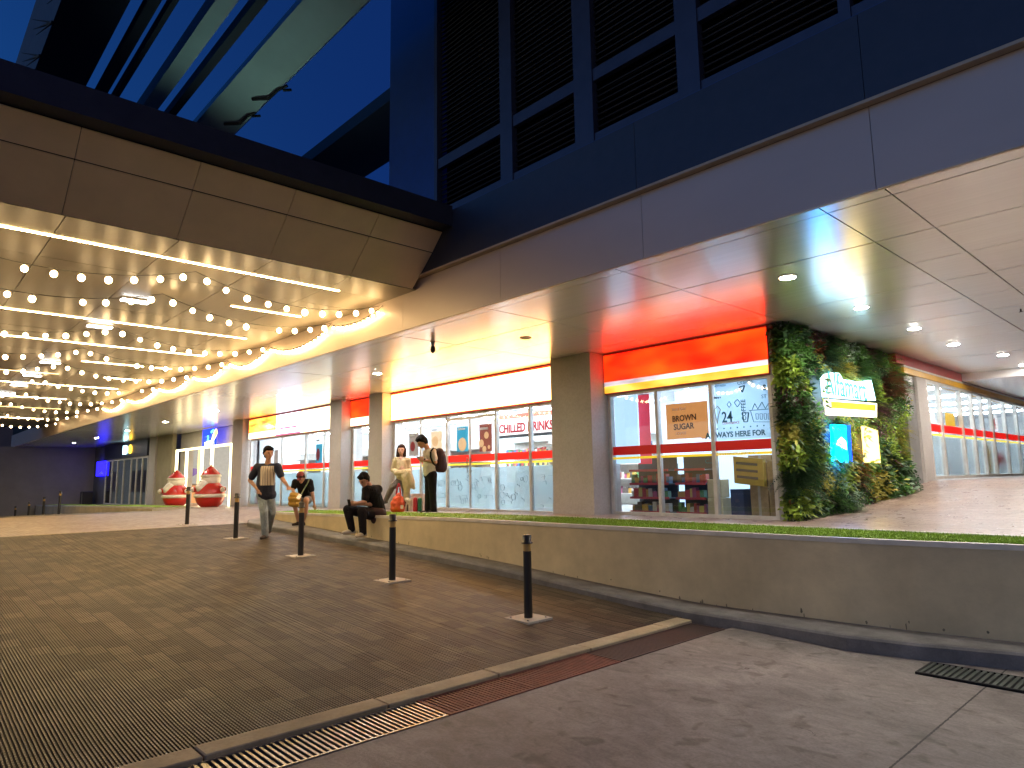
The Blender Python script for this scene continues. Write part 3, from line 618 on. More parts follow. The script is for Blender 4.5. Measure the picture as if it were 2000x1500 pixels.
# ---- string lights
emit('warm_bulb', (1, .68, .32), 11); emit('swag_bulb', (1, .64, .25), 19)
bulb_me = None
def bulb_mesh(r, m):
    b = MB(); b.tube((0, 0, 0), (0, 0, -.035), .013, .016, 6, 1); b.sphere((0, 0, -.035-r*.9), (r, r, r*1.1), 10, 7, 0)
    me = bpy.data.meshes.new('bulb'); me.from_pydata(b.v, [], b.f); me.materials.append(MATS[m]); me.materials.append(MATS['cable_black'])
    for p, mi in zip(me.polygons, b.mi): p.material_index = mi; p.use_smooth = True
    return me
BM1, BM2 = bulb_mesh(.048, 'warm_bulb'), bulb_mesh(.028, 'swag_bulb')
def sag(p, q, s, n): return [Vector(p).lerp(Vector(q), i/n)+Vector((0, 0, -4*s*(i/n)*(1-i/n))) for i in range(n+1)]
def string(xw, xh, spans, label, ndrop=()):
    t = thing('string_light', (xw, 6.3, 3.9), label, 'string lights', 'strings of warm bulbs under the canopy')
    cb = MB()
    for (a, c, s, n) in spans:
        P = sag(a, c, s, n*2); cb.path(P, .005, 5)
        for i in range(n):
            if (len(ndrop) and (i in ndrop)) and a[1] > 3: continue
            q = P[2*i+1]+Vector((random.uniform(-.01, .01), random.uniform(-.012, .012), 0)); o = bpy.data.objects.new('bulb', BM1); COL.objects.link(o); o.parent = t
            o.location = q-Vector(t.location); o.rotation_euler = (random.uniform(-.15, .15), random.uniform(-.15, .15), 0); o.scale = (random.uniform(.86, 1.06),)*3
    cb.build('cable', 'cable_black', t)
sl = [(-10.3, -10.3), (-12.05, -11.9), (-15.02, -15.07), (-17.55, -17.9), (-20.33, -20.5), (-23.55, -23.8), (-27.4, -27.4), (-31.0, -31.0), (-35, -35), (-40, -40)]
ordn = ['nearest the sloping edge', 'second from the sloping edge', 'third from the sloping edge', 'fourth from the sloping edge', 'fifth from the sloping edge', 'sixth from the sloping edge', 'seventh from the sloping edge', 'eighth from the sloping edge', 'ninth from the sloping edge', 'farthest back under the canopy']
for k, (xw, xh) in enumerate(sl):
    n = 10 if k < 7 else 9
    string(xw, xh, [((xw, 6.36, 3.87), (xh, 3.2, 3.88), .27, n), ((xh, 3.2, 3.88), (xh-.1, -.3, 3.88), .30, 11)], 'sagging string of warm bulbs under the canopy, '+ordn[k], ndrop={1: (4,), 3: (7,), 5: (2,)}.get(k, ()))
t = thing('string_light', (-20, 6.35, 3.8), 'swagged string of closely set bulbs along the fascia wall', 'string lights')
cbm = MB(); wp = [-10.15, -12.08, -15.0, -17.5, -20.3, -23.5, -27.4, -31.0]
nb = 0
for i in range(len(wp)-1):
    L = wp[i]-wp[i+1]; n = int(L/.155) if i < 3 else int(L/.22)
    P = sag((wp[i], 6.33, 3.84), (wp[i+1], 6.33, 3.84), .13 if L < 2.2 else .24, n); cbm.path(P, .006, 5)
    for q in P[1:-1]:
        if nb >= 99: break
        o = bpy.data.objects.new('bulb', BM2); COL.objects.link(o); o.parent = t; o.location = q-Vector(t.location); o.rotation_euler = (random.uniform(-.2, .2), random.uniform(-.2, .2), 0); nb += 1
cbm.build('cable', 'cable_black', t)

# ---- recessed downlights
emit('downlight_glow', (1, .92, .82), 235)
dl = [(-3.80, 8.47), (-3.80, 10.97), (-3.78, 13.38), (-3.77, 15.73), (-3.42, 18.1), (-14.0, 8.6), (-19.4, 8.6), (-24.96, 8.66), (-30.77, 8.65), (-36.8, 8.67), (-43.4, 8.7), (-49.4, 8.7), (-3.43, 20.3), (1.2, 8.47), (1.2, 10.97), (1.2, 13.4)]  # last three are added out of view to brighten the concrete
lab = ['largest downlight, in the soffit near the right edge', 'downlight in the soffit above the top left of the plant wall', 'downlight in the soffit above the top right of the plant wall', 'fourth downlight from the front in the soffit at right', 'fifth downlight from the front in the soffit at right',
       'downlight in front of the brightest shop sign', 'downlight in front of the farther red and white shop sign', 'downlight near the pier left of the farther shop', 'downlight before the blue sign of the mall entrance', 'downlight in front of the bank', 'downlight left of the bank lettering', 'farthest downlight near the dark end wall', 'smallest downlight before the dropped bulkhead', 'added unseen downlight beyond the right edge, front one', 'added unseen downlight beyond the right edge, middle one', 'added unseen downlight beyond the right edge, back one']
for (x, y), lb in zip(dl, lab):
    t = thing('downlight', (x, y, ZC-.01), lb, 'light', 'round downlights in the soffit')
    MB().lathe((x, y, ZC-.012), [(.118, .010), (.118, 0), (.098, -.001), (.096, .008)], 24).build('trim_ring', 'white_frame', t)
    MB().lathe((x, y, ZC-.008), [(.095, -.006), (.095, .006)], 24).build('lamp', 'downlight_glow', t)
for (x, y), lb in zip([(-8.75, 8.5)], ['unlit round downlight in the soffit before the bright white sign']):
    t = thing('downlight', (x, y, ZC-.01), lb, 'light'); MB().lathe((x, y, ZC-.012), [(.11, .010), (.11, 0), (.085, -.002), (.08, .009)], 24).build('trim_ring', 'grey_frame', t)
    MB().lathe((x, y, ZC-.006), [(.08, -.002), (.08, .004)], 20).build('lamp', 'louver_slat', t)
t = thing('dome_camera', (-10.11, 7.40, ZC-.2), 'small dark dome camera hanging from the soffit before the bright sign', 'camera')
MB().lathe((-10.11, 7.40, ZC-.09), [(.05, .088), (.035, .06), (.03, 0)], 14).build('mount', 'grey_frame', t)
MB().sphere((-10.11, 7.40, ZC-.14), (.048, .048, .075), 14, 10).build('dome', 'black_rubber', t)
t = thing('dome_camera', (-18.74, 10.35, ZC-.15), 'pale dome camera in the soffit above the narrow shop window', 'camera')
MB().lathe((-18.74, 10.35, ZC-.06), [(.09, .058), (.09, .02), (.07, 0)], 14).build('mount', 'white_frame', t)
MB().sphere((-18.74, 10.35, ZC-.08), (.065, .065, .06), 14, 10).build('dome', 'grey_frame', t)
P = atz(1994, 608, ZC-.04); t = thing('sprinkler', P, 'small dark sprinkler head in the soffit at the right edge', 'sprinkler'); MB().tube((P.x, P.y, ZC), (P.x, P.y, ZC-.05), .012, .012, 8).build('pipe', 'black_rubber', t); MB().lathe((P.x, P.y, ZC-.055), [(.03, 0), (.03, .006)], 12).build('deflector', 'black_rubber', t)

# ------------------------------------------------------------------ overhead beams, truss and lamp
b = MB().obox((-25, 5.10, 9.05), (35, 0, 0), (0, .36, -.10), (0, .03, .12)).obox((-25, 5.58, 9.1), (35, 0, 0), (0, .12, .16), (0, -.03, .03))
b1 = b.build('overhead_beam', 'beam_paint'); tag(b1, 'broad pale beam high above the canopy with a lit greenish patch', 'beam', 'beams crossing the sky')
b2 = MB().box((-60, 3.58, 9), (10, 3.88, 9.3)).build('overhead_beam', 'beam_paint'); tag(b2, 'narrow grey green beam in the middle of the sky gap', 'beam', 'beams crossing the sky')
for (y0, y1, lb) in ((4.10, 4.26, 'thin dark beam between the two pale ones'), (3.03, 3.12, 'thin dark beam just left of the narrow grey green one'), (2.72, 2.90, 'thick dark beam beside the dark tower')):
    tag(MB().box((-60, y0, 9), (10, y1, 9.2)).build('overhead_beam', 'beam_dark'), lb, 'beam', 'beams crossing the sky')
tag(MB().box((-60, 7.53, 9), (-10.2, 9.1, 9.3)).build('overhead_beam', 'beam_dark'), 'dark slab beam joining the blue wall beside the louvers', 'beam', 'beams crossing the sky')
tw = thing('steel_tower', (-25, 2, 9), 'dark blue grey bridge girder with small spikes at the upper left', 'tower')
MB().box((-60, 1.62, 9), (-5, 2.5, 11)).build('girder', 'beam_dark', tw)
for x in (-12.6, -13.7, -15.0): 
    MB().tube((x, 1.62, 9.0), (x-.55, 1.40, 9.05), .035, .004, 6).tube((x, 1.62, 9.0), (x-.35, 1.36, 9.12), .02, .004, 6).tube((x, 1.62, 9.0), (x-.45, 1.44, 8.9), .02, .004, 6).build('spike', 'cable_black', tw)
for (px, py, lb) in ((532, 182, 'curved dark bracket on the lit beam, nearer the camera'), (474, 232, 'curved dark bracket on the lit beam, nearer the canopy')):
    P = atz(px, py, 8.86); t = thing('bracket', P, lb, 'bracket', 'dark brackets on the lit beam')
    MB().path([P+Vector((.5, .1, -.02)), P+Vector((.3, -.02, -.08)), P+Vector((-.1, -.03, -.09)), P+Vector((-.5, -.22, 0))], .032, 6).build('arm', 'cable_black', t)
    MB().tube(P+Vector((.25, .12, 0)), P+Vector((.35, .26, .02)), .03, .03, 6).build('pin', 'cable_black', t)
t = thing('floodlight', (-13.4, 4.5, 5.05), 'small floodlight on the canopy roof shining up at the beams', 'light')
MB().box((-13.6, 4.4, 5.05), (-13.2, 4.6, 5.2)).build('housing', 'cable_black', t)
ld = bpy.data.lights.new('floodlight_lamp', 'SPOT'); ld.energy = 26; ld.color = (.62, 1, .9); ld.spot_size = 1.7; ld.spot_blend = 1; ld.shadow_soft_size = .1
lo = bpy.data.objects.new('floodlight_lamp', ld); COL.objects.link(lo); lo.parent = t; lo.location = (0, 0, .25); lo.rotation_euler = Vector((.35, .2, 1)).to_track_quat('-Z', 'Y').to_euler()
# added dark block hiding the lighter horizon sky beyond the canopy
t = struct(MB().box((-95, -60, -3.4), (-90, 60, 14)).build('far_dark_block', 'wall_dark'))

# ------------------------------------------------------------------ shopfront: sign boxes
def m_backlit(name, col, st, seed=0, var=.5, scale=(1.2, 1, 3), hot=(1, .45, .08), lo=.25):
    """backlit acrylic sign: tubes behind make soft brighter patches"""
    m, nt, b = new_mat(name); v = coord(nt, scale); no = N(nt, 'TexNoise', _Scale=1.0, _Detail=1.5); no.noise_dimensions = '4D'; no.inputs['W'].default_value = seed
    nt.links.new(v, no.inputs['Vector'])
    mr = N(nt, 'MapRange'); mr.inputs['From Min'].default_value = .35; mr.inputs['From Max'].default_value = .68; nt.links.new(no.outputs['Fac'], mr.inputs['Value'])
    cm = N(nt, 'Mix', data_type='RGBA'); cm.inputs['A'].default_value = (*col, 1); cm.inputs['B'].default_value = (*hot, 1); nt.links.new(mr.outputs[0], cm.inputs['Factor'])
    nt.links.new(cm.outputs['Result'], b.inputs['Emission Color'])
    ml = N(nt, 'MapRange'); ml.inputs['To Min'].default_value = st*lo; ml.inputs['To Max'].default_value = st; nt.links.new(mr.outputs[0], ml.inputs['Value']); nt.links.new(ml.outputs[0], b.inputs['Emission Strength'])
    b.inputs['Base Color'].default_value = (*[min(.8, c*.7+.01) for c in col], 1); b.inputs['Roughness'].default_value = .15
    MATS[name] = m
m_backlit('sign_red_lit', (1, .003, .001), 1.4, 3, hot=(1, .035, .002), lo=.62, scale=(.9, 1, 2.2))
m_backlit('sign_yellow_lit', (1, .42, .002), .6, 5, hot=(1, .62, .12), lo=.5)
m_backlit('sign_white_lit', (.75, .68, .8), .6, 8, hot=(1, .95, .85), lo=.3)
m_backlit('sign_hot', (1, .44, .10), 4.2, 2, hot=(1, .52, .16), lo=.85)
m_backlit('sign_hot_pale', (1, .80, .42), 1.2, 9, hot=(1, .88, .6), lo=.8)
m_backlit('sign_hot_white', (1, .78, 1), 1.3, 4, hot=(.9, .92, 1), lo=.8)
m_backlit('sign_orange_lit', (1, .10, .01), 1.7, 12, hot=(1, .40, .05), lo=.7, scale=(1.2, 1, 5))
emit('sign_red_edge', (.75, .03, .01), .8)
def sign_box(x0, x1, segs, label, group=None, y=10.93):
    """segs: list of (z0,z1,material,name)"""
    t = thing('shop_sign', ((x0+x1)/2, y+.06, ZS), label, 'sign', group)
    MB().box((x0, y+.012, ZS-.02), (x1, 11.3, ZC-.01)).build('sign_case', 'sign_red_paint', t)
    for z0, z1, m, nm in segs: MB().box((x0+.01, y, z0), (x1-.01, y+.011, z1)).build(nm, m, t)
    return t
G = 'sign boxes over the shop windows'
sign_box(-8.93, -5.34, [(2.47, 2.61, 'sign_yellow_lit', 'yellow_band'), (2.612, 2.70, 'sign_white_lit', 'white_band'), (2.702, 3.26, 'sign_red_lit', 'red_panel')], 'glowing red sign box with white and yellow stripes, nearest the plant wall', G)
sign_box(-17.01, -10.10, [(2.49, 3.24, 'sign_hot', 'bright_panel'), (3.242, 3.275, 'sign_red_edge', 'red_edge')], 'longest sign box, blazing white with a thin red top edge', G)
t = sign_box(-27.6, -20.17, [], 'sign box of three panels over the farthest windows, orange at left, white at right', G)
for x0, x1, m, nm in ((-27.59, -25.0, 'sign_orange_lit', 'orange_panel'), (-24.98, -22.9, 'sign_hot_white', 'logo_panel'), (-22.88, -20.18, 'sign_hot_pale', 'pale_panel')):
    zb = 2.47 if nm != 'orange_panel' else 2.72
    MB().box((x0+.01, 10.93, zb), (x1-.01, 10.941, 3.25)).build(nm, m, t)
MB().box((-27.58, 10.93, 2.47), (-25.01, 10.941, 2.715)).build('pale_band', 'sign_hot_pale', t)
emit('logo_purple', (.35, .02, .12), .6)
o = MB().box((-24.6, 10.915, 2.70), (-23.2, 10.928, 2.75)).build('logo_line', 'logo_purple', t); o = MB().box((-24.95, 10.915, 2.47), (-22.92, 10.928, 2.515)).build('lower_trim', 'logo_purple', t)
sign_box(-19.38, -17.80, [(2.72, 3.26, 'sign_red_lit', 'red_panel'), (2.47, 2.715, 'sign_hot_pale', 'pale_band')], 'short sign box squeezed between two grey piers, red above white', G)

# ------------------------------------------------------------------ shop windows
mat('decal_red', (.50, .006, .006), .4, emis=(.55, .004, .004), es=.10, var=.03); mat('decal_red_lit', (.62, .012, .01), .4, emis=(.8, .01, .005), es=.28, var=.03)  # red and yellow stripes: shop light from behind put into their emission
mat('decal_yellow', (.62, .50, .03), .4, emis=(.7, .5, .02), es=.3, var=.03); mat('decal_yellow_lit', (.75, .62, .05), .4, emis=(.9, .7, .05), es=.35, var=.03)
mat('print_teal', (.02, .10, .13), .5); mat('print_dark', (.03, .03, .035), .5); mat('print_red', (.45, .03, .04), .5); mat('print_brown', (.10, .035, .02), .5); mat('print_white', (.85, .82, .8), .5)
def window(name, x0, x1, cuts, zb, lit, frost, upper=None, par=bld, z1=ZS-.02, y=11.07, blue=None):
    """one glazed bay: parent frame mesh with panes and stripes as sub-parts"""
    fr = MB(); w = .035
    fr.box((x0, y-.05, zb), (x1, y+.05, zb+.06)); fr.box((x0, y-.05, z1-.05), (x1, y+.05, z1))
    ed = [x0+w]+list(cuts)+[x1-w]
    for c in ed: fr.box((c-w+.001, y-.052, zb+.061), (c+w-.001, y+.052, z1-.051))
    f = fr.build(name, 'white_frame', par)
    for i in range(len(ed)-1):
        a, c = ed[i]+w+.002, ed[i+1]-w-.002
        MB().box((a, y-.006, zb+.062), (c, y+.006, z1-.052)).build('pane', 'clear_glass', f)
        MB().box((a, y-.016, 1.19), (c, y-.010, 1.365)).build('red_stripe', 'decal_red_lit' if lit else 'decal_red', f)
        MB().box((a, y-.016, 1.105), (c, y-.010, 1.15)).build('yellow_stripe', 'decal_yellow_lit' if lit else 'decal_yellow', f)
        if frost: MB().box((a, y+.014, zb+.064), (c, y+.018, 1.04)).build('frosting', 'frosted_glass', f)
    return f
w1 = window('shop_window', -8.92, -5.36, [-7.72, -6.53], 0.0, False, False)
w2 = window('shop_window', -17.0, -10.12, [-15.64, -14.44, -12.47, -11.27], -.05, True, True)
w3 = window('shop_window', -27.6, -20.17, [-24.64, -22.66, -21.3], -.2, True, True)
w4 = window('shop_window', -19.38, -17.8, [], -.12, True, True)
# doors: heavier header and handles on window 2
MB().box((-14.40, 11.0, 2.28), (-12.51, 11.06, 2.35)).build('door_header', 'white_frame', w2)
MB().box((-13.475, 11.0, .02), (-13.445, 11.055, 2.28)).build('door_stile', 'white_frame', w2)
for dx in (-.06, .06): MB().tube((-13.46+dx, 10.97, .9), (-13.46+dx, 10.97, 1.3), .012, .012, 8).tube((-13.46+dx, 10.97, .95), (-13.46+dx, 11.04, .95), .01).tube((-13.46+dx, 10.97, 1.25), (-13.46+dx, 11.04, 1.25), .01).build('handle', 'steel_grate', w2)
# dark outer corner wall beside window 1
MB().box((-5.35, 10.98, -.02), (-5.12, 11.3, ZC-.002)).build('corner_pier', 'grey_frame', bld)

# doodles on the frosted bands (thin drawn lines)
def doodle(par, x0, x1, z0, z1, n, m='print_teal', y=11.052, seed=1, r=.006):
    rnd = random.Random(seed); b = MB()
    for _ in range(n):
        x, z = rnd.uniform(x0, x1), rnd.uniform(z0, z1); k = rnd.choice('LLCLS')
        s = rnd.uniform(.06, .18)
        if k == 'L': b.path([(x, y, z), (x+s, y, z+rnd.uniform(-.02, .03)), (x+s*1.2, y, z-s*.6)], r, 4)
        elif k == 'C': b.path([(x+s*.5*math.cos(a), y, z+s*.5*math.sin(a)) for a in [i*.7 for i in range(10)]], r, 4)
        else: b.path([(x, y, z), (x+s*.3, y, z-s*.4), (x+s*.7, y, z-s*.3), (x+s, y, z-s*.8)], r, 4)
    return b.build('frost_pattern', m, par)
mat('doodle_grey', (.16, .24, .25), .6)
doodle(w2, -14.3, -12.7, .15, .85, 26, 'doodle_grey', seed=3); doodle(w2, -12.3, -11.4, .15, .85, 12, 'doodle_grey', seed=4); doodle(w2, -11.1, -10.3, .15, .85, 9, 'doodle_grey', seed=5); doodle(w2, -15.5, -14.55, .15, .85, 8, 'doodle_grey', seed=6)
doodle(w3, -24.4, -22.9, .0, .85, 8, 'doodle_grey', seed=7)

# window 1 graphics film on the third pane
yg = 11.085
film = MB().box((-6.46, yg, 1.38), (-5.43, yg+.004, 2.40)).build('graphic_film', 'blue_film', w1)
def wtext(s, px, py, size, m, par=w1, y=11.078, sq=1, bold=.0, name='lettering', al='LEFT', dep=.002, sp=1.0):
    P = aty(px, py, y); return text_mesh(s, size, m, name, par, (P.x, y, P.z), (1, 0, 0), (0, 0, 1), dep, bold, al, sq, sp)
wtext('A', 1378, 857, .15, 'print_teal', bold=.006); wtext('WAYS HERE FOR', 1398, 855, .135, 'print_teal', bold=.004, sq=.93)
wtext('24', 1410, 825, .27, 'print_teal', bold=.004, sq=.8); wtext('CONVENIENCE', 1411, 829.5, .06, 'print_red', sq=.8)
P = aty(1457, 810, 11.078); text_mesh('COFFEE', .12, 'print_teal', 'lettering', w1, (P.x, 11.078, P.z-.1), (0, 0, 1), (-1, 0, 0), .002, .001, 'LEFT', .9)
wtext('C...', 1377, 905, .12, 'print_teal', bold=.004)
wtext('COFFEE', 1440, 752, .10, 'print_teal', sq=.9); wtext('HOT FRESH', 1395, 757, .05, 'print_teal', sq=.9); wtext('Burger', 1395, 779, .055, 'print_dark', sq=.9, bold=.003); wtext('S', 1490, 762, .13, 'print_teal', bold=.004); wtext('ST', 1487, 778, .09, 'print_teal')
def outline(pts, r=.006, m='print_teal', nm='drawing', y=11.078):
    b = MB(); P = [aty(px, py, y) for px, py in pts]; b.path(P, r, 4); return b.build(nm, m, w1)
outline([(1463, 802), (1512, 798)], .008); outline([(1466, 803), (1472, 824), (1509, 824), (1512, 800)]); outline([(1469, 800), (1474, 788), (1480, 799), (1488, 785), (1495, 798), (1502, 786), (1508, 797)])
for k in range(4): outline([(1476+8*k, 808), (1477+8*k, 819), (1481+8*k, 819), (1481+8*k, 808), (1476+8*k, 808)], .005)
outline([(1450, 807), (1453, 824), (1460, 824), (1462, 806), (1450, 807)], .010)
outline([(1396, 800), (1401, 793), (1407, 800), (1403, 812), (1401, 828), (1398, 812), (1396, 800)], .007, 'cardboard')
outline([(1420, 790), (1424, 784), (1428, 790), (1424, 796), (1420, 790)], .005); outline([(1434, 786), (1440, 780), (1446, 787), (1440, 795), (1434, 786)], .006); outline([(1444, 756), (1454, 753), (1450, 766), (1444, 756)], .012)
for k in range(8):
    P = aty(1401+13*k, 838-1.0*k, 11.078); MB().sphere(P, (.014, .003, .014), 8, 5).build('dot', 'print_teal', w1)

# posters -------------------------------------------------
def poster(x0, x1, z0, z1, m, label, y=11.12, extra=None, th=.006, tilt=0):
    t = thing('poster', ((x0+x1)/2, y, z0), label, 'poster', 'posters behind the shop glass')
    MB().box((x0, y, z0), (x1, y+th, z1)).build('sheet', m, t)
    if extra: extra(t)
    return t
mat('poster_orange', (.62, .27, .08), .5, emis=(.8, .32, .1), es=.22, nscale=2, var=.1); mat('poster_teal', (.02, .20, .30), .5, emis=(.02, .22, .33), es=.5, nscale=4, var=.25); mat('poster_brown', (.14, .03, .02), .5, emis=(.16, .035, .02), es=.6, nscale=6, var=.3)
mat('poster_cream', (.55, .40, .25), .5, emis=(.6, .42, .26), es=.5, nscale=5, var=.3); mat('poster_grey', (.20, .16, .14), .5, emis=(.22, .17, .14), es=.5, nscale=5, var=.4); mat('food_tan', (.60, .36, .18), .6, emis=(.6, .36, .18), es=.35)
def ex_bs(t):
    for s, px, py, sz, m in (('BROWN', 1313, 824, .155, 'print_brown'), ('SUGAR', 1316, 840, .155, 'print_brown'), ('COFFEE', 1320, 850, .075, 'print_white'), ('Best Deal', 1313, 803, .085, 'print_white')):
        P = aty(px, py, 11.112); text_mesh(s, sz, m, 'lettering', t, (P.x, 11.112, P.z), (1, 0, .02), (0, 0, 1), .002, .004 if sz > .1 else 0, 'LEFT', .9)
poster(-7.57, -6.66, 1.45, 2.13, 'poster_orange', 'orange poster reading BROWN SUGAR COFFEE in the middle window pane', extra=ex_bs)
poster(-6.83, -6.70, 1.43, 1.60, 'poster_orange', 'narrow orange strip at the lower right corner of the coffee poster', y=11.135)
def ex_food(px, py, rx, rz, m='food_tan'):
    def f(t):
        P = aty(px, py, 11.112); MB().sphere((P.x, 11.112, P.z), (rx, .004, rz), 14, 8).build('food_picture', m, t)
        MB().box((P.x-rx*1.1, 11.11, P.z+rz*2.1), (P.x+rx*.7, 11.116, P.z+rz*2.35)).build('lettering', 'print_white', t)
    return f
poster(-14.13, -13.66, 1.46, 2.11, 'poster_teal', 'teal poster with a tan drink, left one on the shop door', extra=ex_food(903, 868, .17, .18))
def ex_ice(t):
    for px, py, r in ((940, 866, .10), (950, 850, .09), (946, 877, .08), (955, 873, .05)):
        P = aty(px, py, 11.112); MB().sphere((P.x, 11.112, P.z), (r, .004, r), 12, 7).build('food_picture', 'food_tan', t)
    P = aty(938, 840, 11.112); MB().box((P.x, 11.11, P.z), (P.x+.3, 11.116, P.z+.06)).build('lettering', 'print_white', t)
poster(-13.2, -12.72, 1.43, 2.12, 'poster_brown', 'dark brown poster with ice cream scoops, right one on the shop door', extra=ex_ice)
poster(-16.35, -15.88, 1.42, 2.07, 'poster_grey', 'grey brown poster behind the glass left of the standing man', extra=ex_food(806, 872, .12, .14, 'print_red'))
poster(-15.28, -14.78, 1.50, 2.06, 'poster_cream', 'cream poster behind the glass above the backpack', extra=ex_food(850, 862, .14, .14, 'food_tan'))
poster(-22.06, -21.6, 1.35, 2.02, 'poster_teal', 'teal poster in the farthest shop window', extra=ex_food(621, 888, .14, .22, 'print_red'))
poster(-25.5, -25.15, 1.35, 1.95, 'poster_grey', 'narrow dark poster behind the walking man', extra=None)
# chilled drinks board (hangs inside the shop)
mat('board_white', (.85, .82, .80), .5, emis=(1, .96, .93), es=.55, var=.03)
yb = 12.3; A0, A1 = aty(972, 812, yb), aty(1082, 800, yb); B0 = aty(972, 856, yb)
t = thing('hanging_board', ((A0.x+A1.x)/2, yb, B0.z), 'white hanging board reading CHILLED DRINKS in dark red letters', 'board')
MB().box((A0.x, yb, B0.z), (A1.x+.3, yb+.03, A0.z)).build('panel', 'board_white', t)
P = aty(975, 848, yb-.01); P2 = aty(1077, 832, yb-.01); tm = text_mesh('CHILLED DRINKS', .33, 'print_red', 'lettering', t, (P.x, yb-.012, P.z+.02), (1, 0, 0), (0, 0, 1), .004, .012, 'LEFT', .80)
MB().box((A0.x, yb-.02, B0.z-.02), (A1.x+.3, yb-.002, B0.z+.06)).build('lower_edge', 'shelf_dark', t)
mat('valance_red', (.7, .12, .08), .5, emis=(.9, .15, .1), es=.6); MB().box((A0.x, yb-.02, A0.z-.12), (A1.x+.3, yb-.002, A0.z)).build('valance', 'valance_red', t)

# ------------------------------------------------------------------ shop interior
sh = thing('shop_interior', (-16, 13, 0), 'bright white interior of the convenience shop behind the glass', 'shop interior')
zr = 2.75
MB().box((-27.8, 15.6, -.3), (-5.45, 15.7, zr)).box((-27.9, 11.5, -.3), (-27.8, 15.7, zr)).box((-5.5, 11.35, -.02), (-5.45, 15.6, zr)).build('wall', 'interior_white', sh)
MB().box((-27.8, 11.32, zr), (-5.45, 15.7, zr+.05)).build('ceiling', 'interior_white', sh)
MB().box((-27.8, 11.13, -.32), (-5.45, 15.6, -.02)).build('floor', 'interior_floor', sh)
emit('shop_tube', (.86, .95, 1), 19)
for k, x in enumerate([-26.3, -24.4, -22.5, -20.6, -18.7, -16.6, -15.2, -13.6, -12.0, -10.6]):
    MB().box((x-.07, 11.7, zr-.05), (x+.07, 14.9, zr-.01)).build('tube_light', 'shop_tube', sh)
emit('shop_tube_soft', (.80, .9, 1), 9)
for x in (-8.4, -7.2, -6.0): MB().box((x-.06, 11.5, zr-.05), (x+.06, 13.2, zr-.01)).build('tube_light', 'shop_tube_soft', sh)
mat('wall_pale_blue', (.42, .62, .82), .7, emis=(.42, .62, .85), es=.42, var=.04); mat('banner_red', (.48, .02, .035), .6, emis=(.5, .02, .04), es=.25)  # pale blue partition glows: back light put into its emission
MB().box((-8.86, 11.16, 1.02), (-8.28, 11.2, 2.4)).build('pale_partition', 'wall_pale_blue', sh)
MB().box((-8.86, 13.4, -.02), (-5.5, 13.46, 2.7)).build('partition', 'wall_pale_blue', sh)
t = thing('red_banner', (-8.1, 11.4, .9), 'tall red banner hanging behind the left pane beside the orange poster', 'banner'); a, c = aty(1241, 775, 11.4), aty(1268, 906, 11.4)
MB().box((a.x, 11.4, c.z), (a.x+.33, 11.42, a.z+.02)).build('cloth', 'banner_red', t); MB().tube((a.x-.02, 11.41, a.z+.03), (a.x+.36, 11.41, a.z+.03), .012, .012, 8).build('rod', 'grey_frame', t)
PC = []
for i, c in enumerate([(.35, .03, .03), (.40, .22, .03), (.05, .12, .25), (.06, .2, .07), (.45, .42, .38), (.08, .06, .05), (.3, .05, .12), (.5, .4, .1)]): mat('product_%d' % i, c, .4); PC.append('product_%d' % i)
def shelf(x0, x1, y0, y1, zs, label, z0=0, lit=True, dark=False, seed=0, axis='x'):
    rnd = random.Random(seed); t = thing('store_shelf', ((x0+x1)/2, (y0+y1)/2, z0), label, 'shelf', 'stocked shelves inside the shop')
    b = MB()
    for z in zs: b.box((x0, y0, z0+z-.02), (x1, y1, z0+z))
    b.box((x0, y1, z0), (x1, y1+.03, z0+zs[-1]+.25)) if axis == 'x' else b.box((x0-.03, y0, z0), (x0, y1, z0+zs[-1]+.25))
    b.build('frame', 'shelf_dark' if dark else 'white_frame', t)
    pb = MB()
    for z in zs[:-1] if len(zs) > 1 else zs:
        if axis == 'x':
            x = x0+.02
            while x < x1-.06:
                w = rnd.uniform(.05, .12); h = rnd.uniform(.10, .2); pb.box((x, y0+.02, z0+z), (x+w*.92, y0+.14, z0+z+h), rnd.randrange(8)); x += w
        else:
            y = y0+.02
            while y < y1-.06:
                w = rnd.uniform(.06, .14); h = rnd.uniform(.1, .2); pb.box((x1-.14, y, z0+z), (x1-.02, y+w*.92, z0+z+h), rnd.randrange(8)); y += w
    o = pb.build('products', PC, t); o['kind'] = 'stuff'
    return t
mat('rail_red', (.4, .04, .05), .5)
for x0, x1, lb in ((-8.75, -7.80, 'dark low shelf of bottles behind the left pane'), (-7.64, -6.98, 'dark low shelf of bottles behind the middle pane')):
    t = shelf(x0, x1, 11.45, 11.75, [.05, .33, .61, .88], lb, dark=True, seed=int(-x0*10))
    for z in (.05, .33, .61, .88): MB().box((x0, 11.425, z-.03), (x1, 11.445, z+.015)).build('price_rail', 'rail_red', t)
    MB().box((x0, 11.78, 0), (x1, 11.8, 1.0)).build('back_panel', 'shelf_dark', t)
for x0, x1, lb, sd in ((-17.0, -14.7, 'white shelf of goods behind the leftmost panes of the brightest shop', 1), (-12.4, -10.4, 'shelf of colourful goods under the chilled drinks board', 2), (-26.8, -24.9, 'shelf of goods in the farthest shop window at left', 3), (-22.4, -20.6, 'shelf of goods in the farthest shop window at right', 4)):
    shelf(x0, x1, 12.4, 12.8, [.2, .55, .9, 1.25, 1.6], lb, seed=sd)
shelf(-16.5, -10.8, 15.0, 15.4, [.3, .7, 1.1, 1.5, 1.9], 'long shelf against the back wall of the brightest shop', seed=8)
